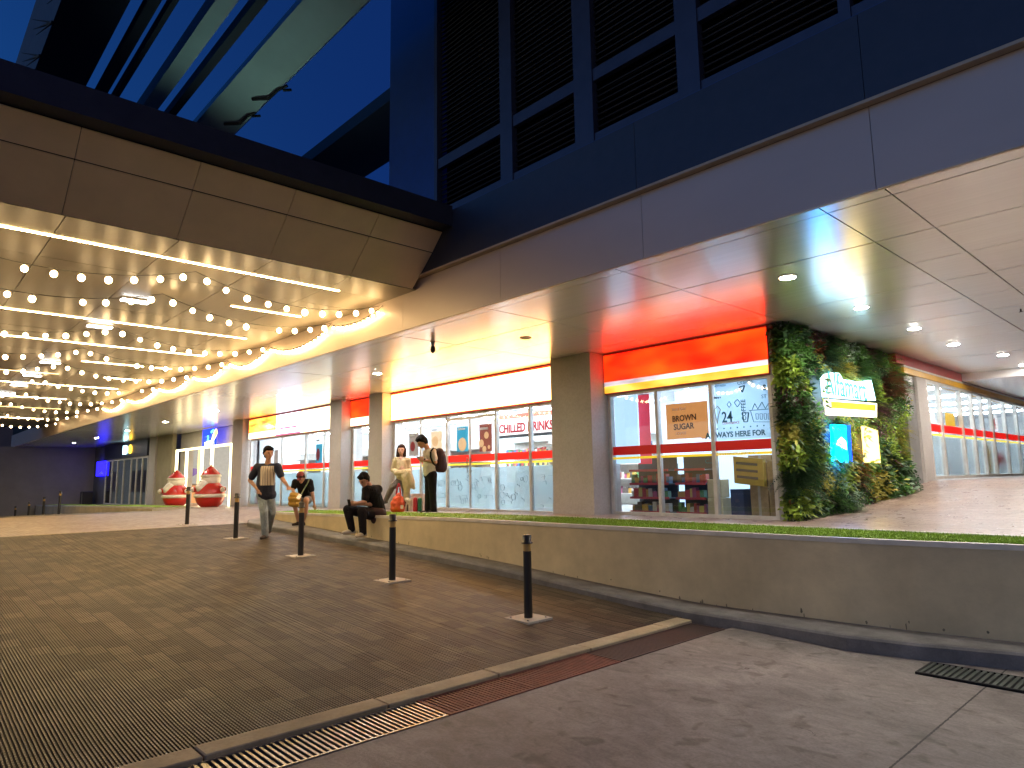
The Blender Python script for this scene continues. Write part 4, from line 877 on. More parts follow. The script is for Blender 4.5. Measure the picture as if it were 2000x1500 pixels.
def box_stack(x0, x1, y0, y1, z0, z1, label, mm='cardboard', tape=True):
    t = thing('cardboard_box', ((x0+x1)/2, (y0+y1)/2, z0), label, 'box', 'cartons stacked behind the shop glass')
    MB().box((x0, y0, z0), (x1, y1, z1)).build('carton', mm, t, bevel=.006)
    if tape: MB().box(((x0+x1)/2-.025, y0-.002, z0+.003), ((x0+x1)/2+.025, y1, z1+.002)).build('tape', 'plate_white', t)
box_stack(-6.12, -5.78, 11.5, 11.9, 0, .55, 'lower plain carton in the right hand pane'); box_stack(-6.10, -5.80, 11.5, 11.9, .556, .98, 'upper plain carton on the lower one in the right hand pane')
box_stack(-5.74, -5.50, 11.45, 11.9, 0, .5, 'carton against the window corner, lower'); box_stack(-5.75, -5.50, 11.45, 11.9, .506, 1.0, 'carton against the window corner, upper')
mat('carton_cream', (.55, .50, .32), .7); mat('carton_yellow', (.50, .33, .04), .6); mat('sack_blue', (.03, .05, .12), .7)
box_stack(-6.93, -6.62, 11.4, 11.7, 0, .34, 'cream carton at the foot of the middle pane', 'carton_cream', False); box_stack(-6.92, -6.64, 11.4, 11.7, .346, .68, 'cream carton on top of another in the middle pane', 'carton_cream', False)
box_stack(-6.46, -6.20, 11.4, 11.8, 0, .5, 'dark blue carton at the left foot of the right hand pane', 'sack_blue', False)
box_stack(-6.42, -5.95, 12.05, 12.45, 0, 1.12, 'tall carton behind the others in the right hand pane'); box_stack(-5.93, -5.52, 12.05, 12.45, 0, 1.2, 'tallest carton at the back of the right hand pane')
t = thing('crate_panel', (-6.0, 11.3, .5), 'yellow lettered placard hanging low in the right hand pane', 'placard')
MB().obox((-6.0, 11.3, .82), (.28, 0, -.03), (0, .05, 0), (0, 0, .24)).build('panel', 'carton_yellow', t)
for k in range(3): MB().obox((-6.02, 11.24, .95-.12*k), (.2, 0, -.02), (0, .004, 0), (0, 0, .022)).build('lettering', 'print_dark', t)
# store staff notice strips along the yellow line (white lettering rows)
wtext('OPEN EVERYDAY FOR YOU', 1400, 889, .06, 'print_white', y=11.045, sq=1.05)

# ------------------------------------------------------------------ side shop (right)
XS = -5.0
ss = thing('side_shopfront', (XS, 24, .56), 'glazed shopfront receding at the right under a red white and yellow band', 'shopfront')
zb, zt = .57, 2.93
ys = [18.0, 19.0, 20.8, 21.9, 22.9, 24.0, 25.6, 27.2, 28.8, 30.4, 32, 34, 36]
fr = MB()
fr.box((XS-.05, 17.95, zb), (XS+.05, 36, zb+.08)); fr.box((XS-.05, 17.95, zt-.06), (XS+.05, 36, zt))
for k, y in enumerate(ys): w = .05; fr.box((XS-.052, y-w, zb+.081), (XS+.052, y+w, zt-.061))
fr.build('window_frame', 'white_frame', ss)
for k in range(len(ys)-1):
    a, c = ys[k]+.055, ys[k+1]-.055
    p = MB().box((XS-.006, a, zb+.085), (XS+.006, c, zt-.065)).build('pane', 'clear_glass', ss)
    MB().box((XS+.01, a, 1.70), (XS+.016, c, 1.885)).build('red_stripe', 'decal_red_lit', p); MB().box((XS+.01, a, 1.61), (XS+.016, c, 1.655)).build('yellow_stripe', 'decal_yellow_lit', p)
    MB().box((XS-.02, a, zb+.085), (XS-.016, c, 1.58)).build('frosting', 'grey_frost', p)
MB().box((XS-.25, 16.62, .3), (XS+.0, 17.28, zt)).build('dark_pier', 'grey_frame', ss)
MB().box((XS-.2, 17.281, .3), (XS+.06, 17.94, zt)).build('light_pier', 'pier_render', ss)
st = thing('shop_sign', (XS, 24, zt), 'long unlit band of red, white and yellow over the side shopfront', 'sign')
MB().box((XS-.3, 16.4, zt+.002), (XS+.08, 36, zt+.13)).build('yellow_band', 'sign_yellow_paint', st)
MB().box((XS-.3, 16.4, zt+.132), (XS+.09, 36, zt+.175)).build('white_band', 'sign_white_paint', st)
MB().box((XS-.3, 15.9, zt+.177), (XS+.10, 20.88, ZC-.002)).build('red_panel', 'sign_red_paint', st)
MB().box((XS-.3, 27.22, zt+.177), (XS+.10, 36, ZC-.002)).build('red_panel', 'sign_red_paint', st)
MB().box((-9, 17.3, .54), (XS-.08, 36, .56)).build('shop_floor', 'interior_floor', ss)
MB().box((-9, 17.3, .56), (-8.9, 36, 3.2)).box((-9, 17.2, .56), (XS-.21, 17.3, 3.2)).box((-9, 36, .56), (XS, 36.1, 3.2)).build('inner_wall', 'interior_white', ss)
MB().box((-9, 17.2, 3.1), (XS-.31, 36, 3.15)).build('ceiling', 'interior_white', ss)
for k in range(6): MB().box((-8.3, 18.6+2.8*k, 3.04), (-5.6, 18.85+2.8*k, 3.08)).build('tube_light', 'shop_tube', ss)
shelf(-6.3, -5.7, 18.9, 20.6, [.2, .5, .8, 1.1], 'dark stocked shelf behind the side shop glass near the plant wall', z0=.56, dark=True, seed=21, axis='y')
shelf(-7.5, -6.9, 20.9, 27, [.2, .5, .8, 1.1, 1.4], 'long shelf inside the side shop', z0=.56, seed=22, axis='y')
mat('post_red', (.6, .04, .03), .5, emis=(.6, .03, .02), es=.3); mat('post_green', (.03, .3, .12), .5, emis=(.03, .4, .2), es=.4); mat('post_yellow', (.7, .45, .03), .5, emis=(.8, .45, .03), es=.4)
def sposter(y0, y1, z0, z1, m, label):
    t = thing('poster', (XS-.1, (y0+y1)/2, z0), label, 'poster', 'posters behind the side shop glass'); MB().box((XS-.12, y0, z0), (XS-.11, y1, z1)).build('sheet', m, t); return t
sposter(21.0, 21.5, 1.95, 2.65, 'poster_grey', 'tall grey blue poster in the side shop, left of the pair'); sposter(22.1, 22.6, 1.92, 2.6, 'poster_brown', 'tall brown poster in the side shop, right of the pair'); sposter(23.2, 23.6, 1.9, 2.5, 'poster_grey', 'third narrow poster in the side shop')
sposter(19.9, 20.7, 1.92, 2.25, 'post_yellow', 'yellow placard in the side shop window just above the red stripe'); sposter(18.4, 19.0, 1.92, 2.2, 'board_white', 'white card with a green letter in the side shop window')
t = sposter(24.3, 25.3, 1.95, 2.45, 'board_white', 'white card with coloured figures 7 and 4 in the side shop window')
text_mesh('7', .45, 'post_green', 'lettering', t, (XS-.105, 24.35, 2.02), (0, 1, 0), (0, 0, 1), .004, .01); text_mesh('4', .45, 'post_red', 'lettering', t, (XS-.105, 24.75, 2.02), (0, 1, 0), (0, 0, 1), .004, .01)
sposter(24.3, 25.3, .95, 1.3, 'post_red', 'red panel low in the side shop window'); sposter(23.1, 23.7, .7, 1.55, 'post_yellow', 'tall orange yellow strip low in the side shop window')

# ------------------------------------------------------------------ living green wall
gw = thing('plant_wall', (-5.1, 14, 0), 'dense living wall of mixed ferns and leaves at the building corner', 'plant wall')
MB().box((-5.30, 11.05, -.02), (-5.12, 16.85, ZC-.02)).build('backing', 'shelf_dark', gw)
def leafmat(name, col, var=.3, rough=.45):
    m, nt, b = new_mat(name); v = coord(nt); no = N(nt, 'TexNoise', _Scale=5, _Detail=3); nt.links.new(v, no.inputs['Vector'])
    cr = N(nt, 'ValToRGB'); cr.color_ramp.elements[0].position = .3; cr.color_ramp.elements[1].position = .7
    cr.color_ramp.elements[0].color = (*[c*(1-var) for c in col], 1); cr.color_ramp.elements[1].color = (*[c*(1+var) for c in col], 1)
    nt.links.new(no.outputs['Fac'], cr.inputs[0]); nt.links.new(cr.outputs[0], b.inputs['Base Color']); b.inputs['Roughness'].default_value = rough
    tl = N(nt, 'BsdfTranslucent'); nt.links.new(cr.outputs[0], tl.inputs[0]); mx = N(nt, 'MixShader'); mx.inputs[0].default_value = .25
    out = nt.nodes['Material Output']; nt.links.new(b.outputs[0], mx.inputs[1]); nt.links.new(tl.outputs[0], mx.inputs[2]); nt.links.new(mx.outputs[0], out.inputs[0]); MATS[name] = m
leafmat('leaf_dark', (.05, .115, .045)); leafmat('leaf_mid', (.11, .25, .06)); leafmat('leaf_lime', (.34, .47, .07)); leafmat('leaf_grey', (.27, .38, .26)); leafmat('leaf_purple', (.17, .08, .09)); leafmat('leaf_yellow', (.46, .42, .08)); leafmat('leaf_rust', (.22, .07, .03))
LM = ['leaf_dark', 'leaf_mid', 'leaf_lime', 'leaf_grey', 'leaf_purple', 'leaf_yellow', 'leaf_rust']
R = random.Random(11)
def leaf(b, o, d, n, L, w, mi, curl=.25, segs=3):
    """pointed leaf from o along d, with normal n, drooping"""
    d = d.normalized(); s = d.cross(n).normalized(); n = s.cross(d).normalized(); vs = [o]; 
    for k in range(1, segs+1):
        t = k/segs; c = o+d*L*t-Vector((0, 0, 1))*curl*L*t*t; ww = w*math.sin(math.pi*min(.98, t*.86+.08)) if k < segs else 0
        if k < segs: vs += [c+s*ww-n*.15*ww, c-s*ww-n*.15*ww]
        else: vs.append(c)
    fs = [(0, 1, 2)]
    for k in range(segs-2): i = 1+2*k; fs.append((i, i+2, i+3, i+1))
    i = 1+2*(segs-2); fs.append((i, len(vs)-1, i+1)); b.add(vs, fs, mi, True)
def hole(y, z):   # signs set into the planting stay clear
    return (11.75 < y < 14.45 and 1.74 < z < 2.50) or (12.15 < y < 13.05 and .98 < z < 1.64) or (13.6 < y < 14.45 and .98 < z < 1.60)
def bulge(y, z):
    base = .09+.05*math.sin(y*2.1+z*1.3)+.04*math.sin(z*4.1+y*5)
    if z < .9: base += .15*(1-z/.9)*(.6+.4*math.sin(y*3+1))
    if y > 15.3: base += .18*(.5+.5*math.sin(z*3.3))
    if z > 2.9: base *= .8
    return max(.05, base)
fern, broad, small = MB(), MB(), MB()
zones = []
for _ in range(110): zones.append((R.uniform(11, 16.9), R.uniform(0, 3.3), R.choices(range(7), [4, 5, 2, 2.2, 1.4, 1.2, .35])[0], R.choice('FBBSS')))
def zone(y, z):
    best = min(zones, key=lambda q: (q[0]-y)**2*.6+(q[1]-z)**2+R.uniform(0, .08)); return best[2], best[3]
def plant(y, z, x=None, corner=False):
    mi, kind = zone(y, z)
    if R.random() < .22: mi = R.choices(range(7), [4, 5, 1, 2, 1, 1, .2])[0]
    bx = -5.12+R.uniform(0, bulge(y, z)) if x is None else x
    o = Vector((bx, y, z)); outw = Vector((1, 0, 0)) if not corner else Vector((.1, -1, 0))
    if kind == 'F':
        n = R.randint(3, 5)
        for _ in range(n):
            d = (outw*R.uniform(.5, 1)+Vector((R.uniform(-.3, .3), R.uniform(-.9, .9), R.uniform(-.2, .9)))).normalized(); L = R.uniform(.16, .36)
            s = d.cross(Vector((0, 0, 1))).normalized()
            for k in range(2, 9):
                t = k/9; c = o+d*L*t-Vector((0, 0, 1))*.45*L*t*t; w = .055*(1-abs(t-.4))*1.2
                for sg in (-1, 1): leaf(fern, c, s*sg+d*.5, Vector((0, 0, 1)), w*(L/.26), w*.17, mi, .3, 2)
    elif kind == 'B':
        for _ in range(R.randint(5, 8)):
            d = (outw*R.uniform(.4, 1)+Vector((R.uniform(-.3, .3), R.uniform(-1, 1), R.uniform(-.5, .8)))).normalized()
            leaf(broad, o+Vector((R.uniform(-.03, .05), R.uniform(-.06, .06), R.uniform(-.06, .06))), d, Vector((R.uniform(.2, 1), R.uniform(-.4, .4), 1)), R.uniform(.07, .18), R.uniform(.016, .040), mi, R.uniform(.1, .5), 4)
    else:
        for _ in range(R.randint(10, 16)):
            d = (outw*R.uniform(.2, 1)+Vector((R.uniform(-.5, .5), R.uniform(-1, 1), R.uniform(-1, 1)))).normalized()
            leaf(small, o+Vector((R.uniform(-.04, .06), R.uniform(-.09, .09), R.uniform(-.09, .09))), d, Vector((1, R.uniform(-.8, .8), R.uniform(-.2, 1))), R.uniform(.03, .075), R.uniform(.010, .02), mi, .2, 3)
cnt = 0
while cnt < 4300:
    y = 11.02+5.45*R.random()**1.1; z = R.uniform(0.02, 3.27)
    fl = ramp(y)
    if z < fl: continue
    if hole(y, z) and R.random() > .02: continue
    plant(y, z); cnt += 1
for _ in range(900): plant(R.uniform(10.97, 11.06), R.uniform(.02, 3.25), x=R.uniform(-5.26, -5.0), corner=True)
fern.build('fern_foliage', LM, gw); broad.build('broad_foliage', LM, gw); small.build('small_foliage', LM, gw)

# glowing signs set into the planting
extra = MB()
emit('neon_white', (.45, .82, 1), 2.1); emit('neon_teal', (.0, .30, .30), .45); emit('neon_orange', (1, .36, .02), .55); emit('neon_yellow', (1, .70, .15), 1.9); emit('neon_cyan', (.0, .34, 1), 5); emit('neon_blue', (.0, .04, .9), 2.5); emit('neon_warm', (1, .85, .6), 1.4)
XG = -4.84
def gp(px, py, off=0): p = atx(px, py, XG); return (XG+off, p.y, p.z)
def slab(pts, m, nm, t, off=0, th=.06):
    vs = [gp(px, py, off) for px, py in pts]; n = len(vs); bk_ = [(v[0]-th, v[1], v[2]) for v in vs]
    fs = [tuple(range(n)), tuple(range(2*n-1, n-1, -1))]+[(i, n+i, n+(i+1) % n, (i+1) % n) for i in range(n)]
    return MB().add(vs+bk_, fs).build(nm, m, t)
t = thing('logo_sign', gp(1660, 780), 'white glowing shop name sign with teal letters in the plant wall', 'sign')
slab([(1612.3, 774.8), (1608.6, 739), (1613.7, 731.5), (1624, 728), (1638.7, 728.6), (1643, 735.2), (1646, 741), (1673.9, 745.5), (1701.7, 742.5), (1704.7, 755.7), (1710.5, 782), (1662, 778.5)], 'neon_white', 'panel', t)
P = gp(1613, 769, .004); text_mesh('Alfamart', .60, 'neon_teal', 'lettering', t, P, (0, 1, 0), (0, 0, 1), .004, .0, 'LEFT', .90)
t = thing('logo_sign', gp(1665, 812), 'glowing bar under the shop name sign, orange above white', 'sign')
slab([(1613.7, 779.5), (1712.7, 788), (1712.7, 815), (1620, 810)], 'neon_warm', 'panel', t); slab([(1622.5, 784), (1709.8, 790.5), (1709.8, 802.7), (1623.5, 796.8)], 'neon_orange', 'orange_band', t, .006, .004)
t = thing('poster_light_box', gp(1645, 903), 'cyan and blue light box half hidden in the leaves', 'light box', 'small light boxes in the plant wall')
slab([(1628, 829), (1652, 830.5), (1657, 903), (1631, 900)], 'neon_cyan', 'face', t); slab([(1652.6, 830.5), (1660, 831), (1665, 903), (1657.6, 903)], 'neon_blue', 'side', t)
slab([(1633, 868), (1654, 879), (1652, 862), (1643, 853), (1636, 860)], 'neon_white', 'white_figure', t, .004, .002)
t = thing('poster_light_box', gp(1705, 904), 'blazing yellow white light box at the right in the leaves', 'light box', 'small light boxes in the plant wall')
slab([(1688, 832), (1714, 841), (1720, 904), (1694, 903)], 'neon_yellow', 'face', t)
for _ in range(70):   # sprigs lapping over the edges of the light boxes
    px, py = R.choice([(R.uniform(1624, 1634), R.uniform(830, 900)), (R.uniform(1684, 1692), R.uniform(835, 905)), (R.uniform(1650, 1720), R.uniform(818, 832)), (R.uniform(1640, 1720), R.uniform(900, 908)), (R.uniform(1606, 1612), R.uniform(740, 815))])
    o = Vector(gp(px, py, R.uniform(-.02, .05)))
    for _k in range(3): leaf(extra, o, Vector((R.uniform(.1, .8), R.uniform(-1, 1), R.uniform(-.8, .8))), Vector((1, 0, .4)), R.uniform(.06, .15), R.uniform(.01, .03), R.choice([0, 1, 1, 2, 3]), .3, 3)
extra.build('overlapping_foliage', LM, gw)

# ------------------------------------------------------------------ mall entrance with lit portal, blue sign
emit('portal_led', (1, .84, .46), 1.8)
pt_ = thing('lit_portal', (-33, 10.9, -.3), 'white glowing frame around the mall entrance', 'portal')
zf = -.29; zt_ = 2.36
def bar(a, c, w=.045): 
    return MB().box((a[0]-w, 10.86, a[1]-w if a[1] == c[1] else a[1]), (c[0]+w, 10.95, c[1]+w if a[1] == c[1] else c[1]))
for x in (-36.55, -35.05, -32.9, -31.6, -29.3): MB().box((x-.07, 10.86, zf), (x+.07, 10.95, zt_-.05)).build('upright', 'portal_led', pt_)
MB().box((-36.62, 10.86, zt_-.048), (-29.23, 10.95, zt_+.04)).build('top_bar', 'portal_led', pt_)
MB().box((-36.47, 10.86, zf), (-35.13, 10.95, zf+.10)).build('bottom_bar', 'portal_led', pt_); MB().box((-32.82, 10.86, zf), (-31.68, 10.95, zf+.10)).build('bottom_bar', 'portal_led', pt_)
emit('icicle_gold', (1, .6, .12), 1.4)
t = thing('star_ornament', (-31.9, 10.9, 2.45), 'small golden star and branch on top of the glowing frame', 'ornament')
b = MB(); b.obox((-32.2, 10.9, 2.52), (.32, 0, .02), (0, .03, 0), (-.03, 0, .08)).obox((-31.55, 10.9, 2.72), (.18, 0, .2), (0, .03, 0), (-.05, 0, .05)); b.build('branch', 'portal_led', t)
MB().obox((-31.3, 10.9, 2.92), (.13, 0, .12), (0, .03, 0), (-.06, 0, .09)).build('star', 'icicle_gold', t)
# inside the entrance
mat('lobby_wall', (.30, .30, .28), .6, emis=(.42, .40, .36), es=.25); mat('lobby_orange', (.38, .17, .07), .6, emis=(.6, .27, .1), es=.45); mat('purple_drape', (.16, .10, .24), .6, emis=(.2, .13, .32), es=.3); mat('navy_board', (.02, .07, .16), .5, emis=(.02, .08, .2), es=.6)  # lobby walls and fittings glow: indoor light put into their emission
emit('lobby_tube', (1, .9, .75), 6)
MB().box((-36, 12.6, 2.84), (-31, 12.75, 2.88)).build('tube_light', 'lobby_tube', bld)
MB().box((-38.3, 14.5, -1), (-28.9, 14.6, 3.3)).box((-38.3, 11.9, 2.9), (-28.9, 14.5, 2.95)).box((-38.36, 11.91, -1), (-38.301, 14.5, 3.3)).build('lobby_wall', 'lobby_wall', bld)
MB().box((-38.3, 11.9, -.6), (-28.9, 14.5, -.3)).build('lobby_floor', 'interior_floor', bld)
def rx(px, py, Y): p = aty(px, py, Y); return p.x, p.z
x0, z0 = rx(366, 984, 12.2); x1, z1 = rx(392, 948, 12.2)
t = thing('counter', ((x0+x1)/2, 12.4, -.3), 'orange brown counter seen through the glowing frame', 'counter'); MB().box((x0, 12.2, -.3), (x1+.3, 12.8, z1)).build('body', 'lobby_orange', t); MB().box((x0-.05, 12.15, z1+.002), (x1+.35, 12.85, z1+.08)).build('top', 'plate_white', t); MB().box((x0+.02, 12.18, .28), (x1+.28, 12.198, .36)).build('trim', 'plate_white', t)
xa, za = rx(349, 932, 12.0); xb, zb_ = rx(394, 918, 12.0)
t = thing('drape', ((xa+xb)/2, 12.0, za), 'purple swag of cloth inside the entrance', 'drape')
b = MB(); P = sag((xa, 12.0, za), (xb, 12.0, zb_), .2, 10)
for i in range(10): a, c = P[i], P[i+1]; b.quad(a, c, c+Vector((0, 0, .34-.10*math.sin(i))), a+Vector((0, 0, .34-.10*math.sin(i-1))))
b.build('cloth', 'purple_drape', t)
xa, za = rx(399, 948, 11.7); xb, zb_ = rx(412, 918, 11.7)
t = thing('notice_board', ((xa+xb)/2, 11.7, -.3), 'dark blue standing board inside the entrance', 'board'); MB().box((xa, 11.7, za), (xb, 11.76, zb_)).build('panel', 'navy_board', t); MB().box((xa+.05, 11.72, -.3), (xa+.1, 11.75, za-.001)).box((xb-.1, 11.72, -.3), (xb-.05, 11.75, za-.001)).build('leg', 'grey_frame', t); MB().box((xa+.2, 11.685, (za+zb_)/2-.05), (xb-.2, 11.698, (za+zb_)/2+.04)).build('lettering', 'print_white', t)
t = thing('light_curtain', (-34.6, 11.3, .5), 'thin golden strand of lights hanging in the entrance', 'light'); MB().box((-34.63, 11.3, .5), (-34.58, 11.34, 2.3)).build('strand', 'icicle_gold', t)
emit('blue_panel', (.0, .03, 1), .9); emit('cyan_mark', (.1, .75, 1), 1.4); emit('violet_panel', (.015, .01, 1), 1.3)
t = thing('mall_sign', (-32.6, 11.0, 2.5), 'electric blue glowing panel with a cyan mark above the glowing frame', 'sign')
MB().box((-33.4, 11.05, 2.42), (-31.75, 11.12, 3.22)).build('panel', 'blue_panel', t); text_mesh('a', .55, 'cyan_mark', 'lettering', t, (-32.75, 11.04, 2.66), (1, 0, 0), (0, 0, 1), .004, .004)
MB().obox((-32.1, 11.04, 3.08), (.16, 0, .03), (0, .01, 0), (0, 0, .05)).build('mark', 'cyan_mark', t)

# bank
bk = thing('bank', (-46.5, 11.2, -.5), 'white framed bank front under a navy sign band', 'bank')
MB().box((-52.2, 11.0, 2.32), (-42.25, 11.25, ZC-.004)).build('sign_band', 'bank_navy', bk)
fr = MB(); zb2 = -.5
for x in [-52.1, -50.5, -49.1, -47.6, -45.9, -44.7, -43.5, -42.4]: fr.box((x-.07, 11.1, zb2), (x+.07, 11.2, 2.2))
fr.box((-52.2, 11.1, 2.21), (-42.3, 11.2, 2.318)).box((-52.2, 11.1, zb2-.1), (-42.3, 11.2, zb2+.0)); fr.build('window_frame', 'white_frame', bk)
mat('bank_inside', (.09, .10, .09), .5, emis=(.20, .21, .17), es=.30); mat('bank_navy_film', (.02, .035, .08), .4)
MB().box((-52.1, 11.6, -.7), (-42.3, 11.7, 2.3)).build('inner_wall', 'bank_inside', bk)
MB().box((-52.1, 11.14, zb2), (-42.4, 11.15, 2.2)).build('pane', 'smoky_glass', bk)
for a, c in ((-51.9, -50.6), (-50.35, -49.2), (-45.8, -44.8), (-44.6, -43.6), (-43.4, -42.5)): MB().box((a, 11.16, .25), (c, 11.17, 1.5)).build('blue_film', 'bank_navy_film', bk)
emit('bank_cyan', (.45, .9, 1), 2.6); emit('bank_gold', (1, .55, .03), 2.0)
t = thing('bank_lettering', (-46, 10.95, 2.5), 'glowing bank letters BDO, the last letter yellow', 'sign')
text_mesh('BD', .72, 'bank_cyan', 'lettering', t, (-47.35, 10.97, 2.56), (1, 0, 0), (0, 0, 1), .02, .015, 'LEFT', 1.0); text_mesh('O', .72, 'bank_gold', 'lettering', t, (-46.05, 10.97, 2.56), (1, 0, 0), (0, 0, 1), .02, .015, 'LEFT', 1.15)
t = thing('blue_light_box', (-53.4, 11.0, 1.2), 'blue glowing light box beside the bank windows', 'light box'); MB().box((-54.3, 11.0, 1.28), (-52.0, 11.1, 2.28)).build('face', 'violet_panel', t); MB().box((-53.2, 10.98, 1.42), (-52.3, 10.995, 1.55)).build('lettering', 'print_white', t)
t = thing('trash_bin', (-54.6, 10.5, -.66), 'black bin with a pale vertical stripe by the dark end wall', 'bin'); MB().box((-55.1, 10.3, zw(-55)), (-54.2, 10.9, .25)).build('body', 'black_rubber', t, bevel=.03); MB().box((-54.62, 10.285, zw(-55)+.05), (-54.48, 10.298, .2)).build('stripe', 'plate_white', t)

# ------------------------------------------------------------------ bollards
def bollard():
    t = thing('bollard', (0, 0, 0), '', 'bollard', 'black and gold bollards along the driveway')
    b = MB(); b.box((-.21, -.21, -.02), (.21, .21, .014)); b.build('base_plate', 'plate_white', t, bevel=.004)
    MB().lathe((0, 0, 0), [(.052, .014), (.050, .80)], 18).build('post', 'black_rubber', t)
    MB().lathe((0, 0, 0), [(.047, .80), (.047, .89)], 18).build('gold_band', 'bollard_gold', t)
    MB().lathe((0, 0, 0), [(.07, .89), (.07, .905), (.052, .908), (.053, .985), (.045, .995)], 18).build('cap', 'black_rubber', t)
    for ax, ay in ((.15, .15), (-.15, .15), (.15, -.15), (-.15, -.15)): MB().lathe((ax, ay, .014), [(.014, 0), (.012, .012)], 8).build('bolt', 'steel_grate', t)
    return t
proto = bollard()
bl = [((1032, 1208), 'nearest black bollard, standing alone in front of the retaining wall'), ((766, 1134), 'black bollard in front of the seated man in black'), ((587, 1086), 'black bollard in front of the person in the red cap'),
      ((460, 1052), 'black bollard just left of the walking man'), ((365, 1025), 'black bollard before the glowing entrance frame')]
spots = []
for (px, py), lb in bl:
    lo, hi = None, None; best = None
    for k in range(400):
        z = -1.1+k*.0025; P = atz(px, py, z)
        if best is None or abs(P.z-gz(P.x)) < abs(best.z-gz(best.x)): best = P
    spots.append((best, lb, 45))
for (px, X_, zt2), lb in zip([(115, -35.0, .48), (84, -38.8, .19), (55, -43.0, -.11), (29, -47.6, -.42)], ['tallest looking bollard of the far left row, rightmost', 'second bollard from the right in the far left row', 'third bollard from the right in the far left row', 'lowest looking bollard, leftmost in the far left row']):
    spots.append((Vector((X_, 5.8, zt2-.99)), lb, 45))
for i, (P, lb, a) in enumerate(spots):
    o = proto if i == 0 else copy_tree(proto)
    P.z = gz(P.x) if i < 5 else P.z
    o.location = P; o.rotation_euler.z = math.radians(0); o['label'] = lb

# ------------------------------------------------------------------ people
def blob(name, prims, vox, m, parent, smooth=3, label=None):
    """one continuous surface from tapered capsules ('c',p,r,q,s) and ellipsoids ('e',c,(rx,ry,rz),z-rot)"""
    b = MB()
    for p in prims:
        if p[0] == 'c':
            _, a, ra, c, rc = p; a, c = Vector(a), Vector(c); L = (c-a).length; n = 12
            b.sphere(a, ra, 12, 8); b.sphere(c, rc, 12, 8)
            if L > 1e-4: b.tube(a, c, ra, rc, 12)
        else:
            _, c, rr, rz = p[:4]; tmp = MB(); tmp.sphere((0, 0, 0), rr, 18, 12); Rm = Matrix.Rotation(rz, 3, 'Z')
            if len(p) > 4: Rm = Matrix.Rotation(rz, 3, 'Z') @ Matrix.Rotation(p[4], 3, 'Y')
            if len(p) > 5: Rm = Matrix.Rotation(rz, 3, 'Z') @ Matrix.Rotation(p[5], 3, 'X') @ Matrix.Rotation(p[4], 3, 'Y')
            b.add([Rm @ Vector(v)+Vector(c) for v in tmp.v], tmp.f, 0, True)
    me = bpy.data.meshes.new('t'); me.from_pydata(b.v, [], b.f); ob = bpy.data.objects.new('t', me); COL.objects.link(ob)
    md = ob.modifiers.new('r', 'REMESH'); md.mode = 'VOXEL'; md.voxel_size = vox; md.use_smooth_shade = True
    if smooth: sm = ob.modifiers.new('s', 'SMOOTH'); sm.iterations = smooth; sm.factor = .5
    bpy.context.view_layer.update(); out = bpy.data.meshes.new_from_object(ob.evaluated_get(bpy.context.evaluated_depsgraph_get()))
    bpy.data.objects.remove(ob); out.materials.clear(); out.materials.append(MATS[m] if isinstance(m, str) else m)
    for p in out.polygons: p.use_smooth = True
    o = link(name, out, parent)
    if label: o['label'] = label
    return o
# ------------------------------------------------------------------ round inflatable Christmas decorations
mat('vinyl_red', (.55, .02, .015), .3, coat=.4, var=.1, nscale=1.5); mat('vinyl_white', (.78, .72, .62), .35, coat=.3, var=.04); mat('vinyl_skin', (.62, .36, .22), .4)
def inflatable(x, y, s, label):
    z = zw(x)-.03; t = thing('inflatable_decoration', (x, y, z), label, 'inflatable', 'round inflatable christmas decorations')
    MB().lathe((x, y, z), [(.30*s, 0), (.46*s, .12*s), (.56*s, .32*s), (.59*s, .52*s), (.55*s, .75*s), (.42*s, .95*s), (.30*s, 1.05*s)], 28).build('body', 'vinyl_red', t)
    MB().lathe((x, y, z), [(.585*s, .42*s), (.635*s, .44*s), (.64*s, .53*s), (.59*s, .57*s)], 28).build('belt', 'vinyl_white', t)
    MB().sphere((x, y, z+1.15*s), (.40*s, .40*s, .30*s), 24, 16).build('head', 'vinyl_white', t)
    blob('ruff', [('c', Vector((x, y, z+1.02*s))-fw*.28*s-r0*.12*s, .20*s, Vector((x, y, z+.86*s))-fw*.40*s-r0*.24*s, .17*s), ('c', Vector((x, y, z+1.05*s))-fw*.2*s-r0*.22*s, .17*s, Vector((x, y, z+.90*s))-fw*.3*s-r0*.36*s, .13*s)], .03, 'vinyl_white', t, 3)
    MB().lathe((x, y, z+1.27*s), [(.40*s, 0), (.43*s, .04*s), (.40*s, .10*s)], 24).build('hat_brim', 'vinyl_white', t)
    MB().lathe((x, y, z+1.36*s), [(.385*s, 0), (.34*s, .09*s), (.20*s, .23*s), (.05*s, .36*s)], 24).build('hat', 'vinyl_red', t)
    MB().sphere((x, y, z+1.74*s), .06*s, 12, 8).build('pompom', 'vinyl_white', t)
    for sg in (-1, 1):
        c = Vector((x, y, z))+r0*sg*.50*s-Vector((0, 0, 1))*0; a = Vector((c.x, c.y, z+.72*s)); h = a+r0*sg*.14*s-u0*0+Vector((0, 0, .06*s))-fw*.2*s
        o = MB().tube((x, y, z+.86*s), h, .17*s, .12*s, 12).sphere(h, .12*s, 12, 8).build('arm', 'vinyl_red', t); MB().sphere(h-fw*.08*s, .105*s, 12, 8).build('mitten', 'vinyl_white', o)
Pf = atz(329, 986, -.31); inflatable(-33.9, 10.15, .96, 'round red and white inflatable with a pointed hat, left of the glowing frame')
inflatable(-29.6, 10.2, .99, 'round red and white inflatable with a pointed hat, right side of the glowing frame')

